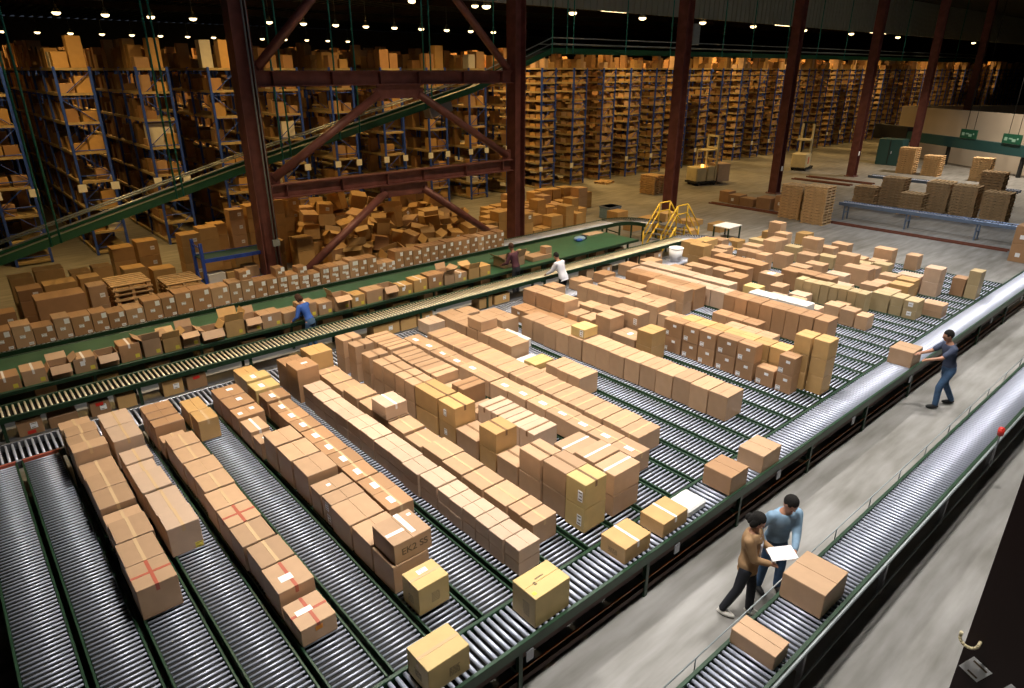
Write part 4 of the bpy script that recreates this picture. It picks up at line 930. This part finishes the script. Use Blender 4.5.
def merge(meshes):
    """several meshes into one, keeping their materials"""
    V = []; F = []; MI = []; mats = []; SM = []
    for me in meshes:
        k = len(V); V += [tuple(v.co) for v in me.vertices]
        mp_ = []
        for m in me.materials:
            if m not in mats: mats.append(m)
            mp_.append(mats.index(m))
        for p in me.polygons: F.append(tuple(k+i for i in p.vertices)); MI.append(mp_[p.material_index]); SM.append(p.use_smooth)
    out = bpy.data.meshes.new('body'); out.from_pydata(V, [], F)
    for m in mats: out.materials.append(m)
    out.polygons.foreach_set('material_index', MI); out.polygons.foreach_set('use_smooth', SM); out.update(); return out
def person(loc, rz, H, label, shirt, pants, shoes='rubber', hair='hair', skin='skin', hairlong=False, lean=0., head_down=.3, head_turn=0.,
           hands=((-.25,.25,1.05),(.25,.25,1.05)), feet=((-.11,0),(.11,0)), knees=None, jacket_open=None, untucked=False, sleeve='long', male=True, loose=0.):
    k = H/1.75; e = empty('person', loc, rz, label, 'person'); e.scale = (k,k,k)
    cl, sl = math.cos(lean), math.sin(lean)
    def up(x, y, z):      # torso point, leaning forward about the hips
        dz = z-.95; return (x, y*cl + dz*sl, .95 + dz*cl - y*sl)
    sw = .19 if male else .165
    arms = {}
    for s, hd in zip((-1,1), hands):
        sh = Vector(up(s*sw, 0, 1.41)); h = Vector(hd); d = h-sh; L = min(d.length, .53); d.normalize(); h = sh + d*L
        u_, f_ = .29, .26; a = (u_*u_-f_*f_+L*L)/(2*L); hh = math.sqrt(max(0,u_*u_-a*a))
        bend = (Vector((s*.5,-.3,-1)) - d*(Vector((s*.5,-.3,-1)).dot(d))).normalized(); el = sh + d*a + bend*hh
        fd_ = (h-el).normalized(); palm = h + fd_*.055; arms[s] = (sh, el, h, palm, fd_)
    ft = []
    for i,(s, fp) in enumerate(zip((-1,1), feet)):
        hip = Vector((s*.088,0,.88)); an = Vector((fp[0], fp[1], .09)); kn = (hip+an)/2 + Vector((s*.01,.035,.03))
        if knees: kn = Vector(knees[i])
        ft.append((an, kn, hip))
    ms = 1.0 if male else .88
    prof_ = [(.84,.130,.105),(.90,.158,.115),(.97,.158,.115),(1.07,.138 if male else .118,.098),(1.16,.140 if male else .115,.100),(1.28,.160,.115),(1.37,.172,.112),(1.43,.150,.095),(1.475,.095,.072),(1.52,.056,.055)]
    def torso(b, mat, g, z0, z1):
        rings = []
        for z_, rx, ry in prof_:
            if z_ < z0-.001 or z_ > z1+.001: continue
            rings.append([up((rx*ms+g)*math.cos(2*PI*i/18), (ry+g)*math.sin(2*PI*i/18), z_) for i in range(18)])
        if z0 < .84: rings.insert(0, [up((.165*ms+g)*math.cos(2*PI*i/18), (.125+g)*math.sin(2*PI*i/18), z0) for i in range(18)])
        loft(b, rings, mat)
    bb = MB(); torso(bb, skin, 0, .84, 1.52)
    bb.tube(up(0,0,1.46), up(0,.03,1.62), .058, skin, 14, .052)
    for s in (-1,1):
        sh, el, h, palm, fd_ = arms[s]; an, kn, hip = ft[0 if s < 0 else 1]
        limb(bb, [(up(s*.07,0,1.40), .070), (sh, .056), (el, .041), (h, .029)], skin); limb(bb, [(h, .029), (palm, .032)], skin)
        limb(bb, [(hip, .085), (kn, .056), (an, .040)], skin)
    fb = bb
    # fingers and thumb, each a short bent chain rooted in the palm
    for s in (-1,1):
        sh, el, h, palm, fd_ = arms[s]
        side = Vector((s,0,0)) - fd_*Vector((s,0,0)).dot(fd_); side = side.normalized() if side.length > .1 else Vector((0,0,1)); curl = fd_.cross(side)*(-1 if s > 0 else 1)
        if curl.z > 0: curl = -curl
        for q_,(off, ln) in enumerate(((-.026,.062),(-.009,.072),(.009,.068),(.026,.054))):
            a0 = palm + side*off; a1 = a0 + fd_*ln*.55; a2 = a1 + (fd_*.75+curl*.6).normalized()*ln*.45
            fb.tube(a0,a1,.009,skin,8); fb.tube(a1,a2,.0085,skin,8,.007); fb.ball(a1,.009,.009,.009,skin,8,6); fb.ball(a2,.0072,.0072,.0072,skin,8,6)
        t0 = h + fd_*.02 - side*.025; t1 = t0 - side*.03 + fd_*.025; t2 = t1 + fd_*.03 + curl*.01
        fb.tube(t0,t1,.011,skin,8); fb.tube(t1,t2,.010,skin,8,.008); fb.ball(t2,.008,.008,.008,skin,8,6); fb.ball(t1,.011,.011,.011,skin,8,6)
    parts = []; eb = MB()
    # head
    hc = Vector(up(0,.035,1.665)); HT = Matrix.Translation(hc) @ Matrix.Rotation(-lean-head_down,4,'X') @ Matrix.Rotation(head_turn,4,'Z')
    if True:
        HT = Matrix.Translation(hc) @ Matrix.Rotation(head_turn,4,'Z') @ Matrix.Rotation(-(lean*.6+head_down),4,'X')
    fb.ball((0,0,.0),.078,.098,.118,skin,16,12,HT); fb.ball((0,.035,-.075),.05,.055,.045,skin,12,8,HT)
    fb.ball((0,.1,-.012),.012,.02,.024,skin,8,6,HT); eb.ball((0,.092,-.055),.022,.008,.006,'lips',8,6,HT)
    for s in (-1,1):
        eb.ball((s*.03,.089,.012),.010,.008,.007,'ink',8,6,HT); fb.ball((s*.079,0,-.005),.012,.02,.03,skin,8,6,HT)
    parts = [solid(fb, .0085, skin, 2), eb.mesh('face')]
    link('body', merge(parts), parent=e)
    # hair
    hb = MB(); hb.ball((0,-.018,.028),.088,.104,.112,hair,18,12,HT)
    if hairlong:
        hb.ball((0,-.06,-.03),.082,.07,.11,hair,14,10,HT); hb.ball((0,-.11,-.06),.05,.05,.07,hair,12,8,HT)
        for s in (-1,1): hb.ball((s*.07,-.01,-.03),.028,.055,.09,hair,10,8,HT)
    me = hb.mesh('hair')
    # keep the face open: drop hair faces that lie over it
    inv = HT.inverted(); keep = []
    V_ = [tuple(v.co) for v in me.vertices]
    for p in me.polygons:
        c_ = inv @ p.center
        if not (c_.y > .045 and c_.z < .062): keep.append(tuple(p.vertices))
    m2 = bpy.data.meshes.new('hair'); m2.from_pydata(V_, [], keep); m2.materials.append(M[hair]); 
    for p in m2.polygons: p.use_smooth = True
    link('hair', m2, parent=e)
    # shirt
    b = MB(); torso(b, shirt, .014+loose, .80 if (jacket_open or untucked) else .93, 1.475)
    for s in (-1,1):
        sh, el, h, palm, fd_ = arms[s]
        inn = Vector(up(s*.07,0,1.40))
        if sleeve == 'long': limb(b, [(inn, .078), (sh, .072+loose*.5), (el, .056+loose*.4), (el+(h-el)*.84, .042+loose*.3)], shirt)
        else: limb(b, [(inn, .078), (sh, .072), (sh+(el-sh)*.75, .062)], shirt)
    link('shirt', solid(b, .014, shirt, 4), parent=e)
    if jacket_open:
        sb = MB()
        yy_ = lambda z_: .135+loose - (.03 if z_ > 1.36 else 0)
        rr_ = [(1.0,.012),(1.1,.025),(1.2,.035),(1.3,.048),(1.38,.06),(1.44,.05)]
        for (z0_,w0_),(z1_,w1_) in zip(rr_[:-1], rr_[1:]):
            sb.quad([up(-w0_,yy_(z0_),z0_),up(w0_,yy_(z0_),z0_),up(w1_,yy_(z1_),z1_),up(-w1_,yy_(z1_),z1_)],jacket_open)
            for q_ in (-1,1): sb.quad([up(q_*w0_,yy_(z0_),z0_),up(q_*w0_,.06,z0_),up(q_*w1_,.06,z1_),up(q_*w1_,yy_(z1_),z1_)],jacket_open)
        link('undershirt', sb.mesh('us'), parent=e)
    # trousers
    b = MB(); rings = []
    for z_, rx, ry in ((.80,.135,.110),(.88,.165,.122),(.95,.168,.122),(1.02,.152,.112)):
        rings.append([up(rx*ms*math.cos(2*PI*i/18), ry*math.sin(2*PI*i/18), z_) for i in range(18)])
    loft(b, rings, pants)
    for s,(an,kn,hip) in zip((-1,1),ft): limb(b, [(hip-Vector((0,0,.02)), .096), (kn, .070), (an+(kn-an)*.05, .060)], pants)
    link('trousers', solid(b, .014, pants, 4), parent=e)
    for s,(an,kn,hip) in zip((-1,1),ft):
        b = MB(); b.ball((an.x+s*.01,an.y+.06,.045),.048,.135,.045,shoes,14,8); b.ball((an.x,an.y,.065),.045,.06,.055,shoes,12,8)
        link('shoe', b.mesh('shoe'), parent=e)
    return e
person((15.97,3.70,0), .75, 1.80, 'person in navy shirt and blue jeans pushing a carton onto the front conveyor', 'navy_cloth', 'denim', lean=.22, head_down=.1, sleeve='short',
       hands=((-.20,.62,1.13),(.16,.62,1.13)), feet=((-.14,.16),(.12,-.30)), knees=((-.13,.17,.50),(.12,-.07,.50)))
person((7.05,3.27,0), -2.9, 1.66, 'person with dark curly hair, tan jacket and black trousers reading papers', 'tan_cloth', 'black_cloth', shoes='white_shoe', hairlong=True, male=False, head_down=.55, head_turn=-.1, loose=.012,
       hands=((-.26,.31,1.06),(.02,.30,1.06)), feet=((-.06,.10),(.16,-.22)), knees=((-.08,.08,.5),(.13,-.06,.5)), jacket_open='white_cloth')
person((7.74,3.26,0), 2.6, 1.74, 'person with short dark hair in light blue denim shirt and jeans pointing at papers', 'light_denim', 'denim', head_down=.55, head_turn=.3, lean=.2, loose=.012,
       hands=((.02,.46,1.06),(.28,.20,1.0)), feet=((-.14,.02),(.12,-.05)))
pp = link('paper_sheets', MB().box(-.16,.16,-.11,.11,0,.004,'white_paper').box(-.13,.19,-.1,.12,.005,.009,'white_paper').mesh('papers'), (7.27,2.96,1.10), rot=(.12,-.05,-.62)); tag(pp, 'white paper sheets held between the two people in the aisle', 'papers')
person((14.05,15.98,0), .25, 1.72, 'person in plum shirt leaning over the pick table, back to the conveyor', 'plum_cloth', 'black_cloth', hair='brown_hair', skin='skin_dark', lean=.25, hands=((-.25,.42,1.02),(.2,.40,1.0)))
person((14.6,14.32,0), .15, 1.66, 'person with black hair in white shirt leaning over the packing conveyor', 'white_cloth', 'black_cloth', lean=.42, head_down=.3, hands=((-.25,.55,.95),(.12,.62,.92)), loose=.015, untucked=True)
person((6.75,15.98,0), .35, 1.58, 'person with brown hair in bright blue shirt bending beside the pick table', 'blue_cloth', 'denim', hair='brown_hair', hairlong=True, lean=.5, head_down=.4, hands=((-.3,.4,.92),(-.05,.5,.9)), male=False)
# ------------------------------------------------------------------ lamps
def lamp(x, y, z, watt, col, label=None, kind='warm', spread=True, seen=True, size=.5):
    if seen:
        e = empty('ceiling_lamp', (x,y,z), 0, label, 'lamp', 'round high bay lamps under the roof')
        b = MB(); b.tube((0,0,.0),(0,0,.30),.28,'grey_conduit',16,.10); b.tube((0,0,.3),(0,0,.45),.09,'grey_conduit',12)
        link('reflector', b.mesh('r'), parent=e)
        b = MB(); b.ball((0,0,-.03),.26,.26,.15,'lamp_'+kind,14,8); link('bulb', b.mesh('bu'), parent=e)
        link('stem', MB().tube((0,0,.45),(0,0,CZ-z),.02,'grey_conduit',6).mesh('st'), parent=e)
    if watt:
        L = bpy.data.lights.new('lamp', 'AREA'); L.shape = 'DISK'; L.size = size; L.energy = watt; L.color = col; L.spread = 2.2 if z < 11.5 else 1.75
        o = bpy.data.objects.new('lamp_light', L); C.objects.link(o); o.location = (x,y,z-.2)
        if seen: o.parent = e; o.location = (0,0,-.2)
WARM = (1,.60,.20); NEU = (1,.93,.84)
i = 0
for yy in (34.0, 56.0, 86.0):
    for xx in ([9.1+2.85*j for j in range(14)] if yy > 40 else [27.5,34.8,42,49.5,57,66,76,88,100,114]):
        i += 1
        w = 0
        if yy < 40: w = 420
        elif yy < 60 and (i % 3 == 0): w = 350
        lamp(xx, yy, 10.5, w, WARM, f'round warm roof lamp, {ORD[i - (0 if yy<40 else (10 if yy<60 else 24))]} from left in the {"near" if yy<40 else ("middle" if yy<60 else "far")} row over the racks')
for j in range(6): lamp(6.2+5.5*j, 43.0, 11.4, 420, WARM, f'added unseen warm lamp high over the rack aisles, {ORD[j+1]} from left')  # unseen lamp row added to light rack tops and aisles
# unseen warm lamps added behind the fascia to light the rack fronts
for j, xx in enumerate((3.5, 11, 19, 27, 36, 46, 57, 72, 90)):
    lamp(xx, 27.6, 11.3, 330, (1,.61,.20), f'added unseen warm lamp over the aisle before the racks, {ORD[j+1]} from left')
# lamps over the lanes, above and behind the view
k = 0
for yy in (3.6, 9.4, 15.2):
    for xx in (4.5, 11.5, 18.5, 25.5):
        k += 1
        lamp(xx, yy, 11.6, (350 if yy < 5 else 420) if yy < 12 else 290, (1,.94,.87) if yy < 12 else (1,.76,.46), f'roof lamp over the sorting lanes, {ORD[(k-1)%4+1]} from left in row {ORD[(k-1)//4+1]}', kind='cool', size=.9)
lamp(33, 9, 11.0, 300, (.9,.93,1), 'roof lamp over the open floor before the pallet stacks', kind='cool', size=.9)
lamp(46, 14, 11.0, 380, (1,.85,.65), 'bright roof lamp over the far pallet stacks', kind='cool', size=.9)
lamp(54.5, 13.5, 10.6, 1000, (1,.86,.7), 'added lamp brightening the pale block wall', kind='cool', size=.9)  # lamp added only to brighten the pale wall
# tube light fittings near the roof
for j,(xx,yy,L) in enumerate(((24.3,33.4,2.4),(38.4,33.6,2.6),(61.5,33.8,2.5),(82,33.8,4))):
    e = empty('tube_light', (xx,yy,10.7), 0, f'long tube light under the roof, {ORD[j+1]} from the left', 'lamp')
    link('housing', MB().box(-L/2,L/2,-.12,.12,.03,.12,'white_paper').mesh('h'), parent=e); link('tube', MB().tube((-L/2,0,0),(L/2,0,0),.04,'lamp_warm',8).mesh('t'), parent=e)
    link('stem', MB().tube((0,0,.12),(0,0,CZ-10.7),.02,'grey_conduit',6).mesh('st'), parent=e)
# dim bluish world ambient, added as even fill for the shadows
w = bpy.data.worlds.new('World'); S.world = w; w.use_nodes = True
w.node_tree.nodes['Background'].inputs[0].default_value = (.5,.6,.8,1); w.node_tree.nodes['Background'].inputs[1].default_value = .05
# ------------------------------------------------------------------ cartons past the first 300 become one object
import numpy as np
from mathutils.bvhtree import BVHTree
bpy.context.view_layer.update()
SKIP = ('roller','gap_shade_pan','gap_shade_sheet')
V = []; F = []; owner = []; base = 0
for o in list(S.objects):
    if o.type != 'MESH' or o.name.split('.')[0] in SKIP: continue
    r = o
    while r.parent: r = r.parent
    me = o.data; n = len(me.vertices); co_ = np.empty(n*3, 'f'); me.vertices.foreach_get('co', co_)
    W = np.array(o.matrix_world); co_ = co_.reshape(-1,3) @ W[:3,:3].T + W[:3,3]
    V.append(co_); F += [tuple(base+i for i in p.vertices) for p in me.polygons]; owner += [r.name]*len(me.polygons); base += n
bvh = BVHTree.FromPolygons(np.concatenate(V).tolist(), F)
th_, az_ = math.atan(274/661), math.radians(49.05)
Fv = Vector((math.cos(az_)*math.cos(th_), math.sin(az_)*math.cos(th_), -math.sin(th_))); Rv = Vector((math.sin(az_), -math.cos(az_), 0)); Uv = Rv.cross(Fv)
hits = {}
for py in range(1, 688, 2):
    for px in range(1, 1024, 2):
        h = bvh.ray_cast(Vector((0,0,7)), (Fv*661 + Rv*(px-512) - Uv*(py-344)).normalized())
        if h[2] is not None: k_ = owner[h[2]]; hits[k_] = hits.get(k_, 0)+1
boxes = [o for o in S.objects if o.parent is None and o.name.startswith('cardboard_box')]
boxes.sort(key=lambda o: -hits.get(o.name, 0))
rest = boxes[300:]
V = []; F = []; MI = []; TN = []; mats = []; base = 0; rt = random.Random(4)
for o in rest:
    t = rt.random()
    for q in [o]+list(o.children):
        me = q.data; n = len(me.vertices); co_ = np.empty(n*3, 'f'); me.vertices.foreach_get('co', co_)
        W = np.array(q.matrix_world); V.append(co_.reshape(-1,3) @ W[:3,:3].T + W[:3,3])
        mp_ = []
        for m in me.materials:
            if m not in mats: mats.append(m)
            mp_.append(mats.index(m))
        for p in me.polygons: F.append(tuple(base+i for i in p.vertices)); MI.append(mp_[p.material_index]); TN.append(t)
        base += n
me = bpy.data.meshes.new('cartons'); me.from_pydata(np.concatenate(V).tolist(), [], F)
for m in mats: me.materials.append(m)
me.polygons.foreach_set('material_index', MI); a_ = me.attributes.new('tone','FLOAT','FACE'); a_.data.foreach_set('value', TN); me.update()
for o in rest:
    for q in list(o.children): bpy.data.objects.remove(q)
    bpy.data.objects.remove(o)
tag(link('cardboard_boxes', me), 'all the smaller and partly hidden cardboard boxes on far lanes, piles and racks', 'boxes', None, 'stuff')
# ------------------------------------------------------------------ camera
cam = bpy.data.cameras.new('Camera'); co = bpy.data.objects.new('Camera', cam); C.objects.link(co)
cam.sensor_width = 36; cam.lens = 661/1024*36; cam.clip_start = .05; cam.clip_end = 400
th = math.atan(274/661); az = math.radians(49.05)
co.location = (0,0,7.0); co.rotation_euler = (PI/2 - th, 0, az - PI/2)
S.camera = co
S.view_settings.view_transform = 'Standard'; S.view_settings.look = 'None'; S.view_settings.gamma = 1; S.view_settings.use_curve_mapping = False
S.view_settings.exposure = 0.0
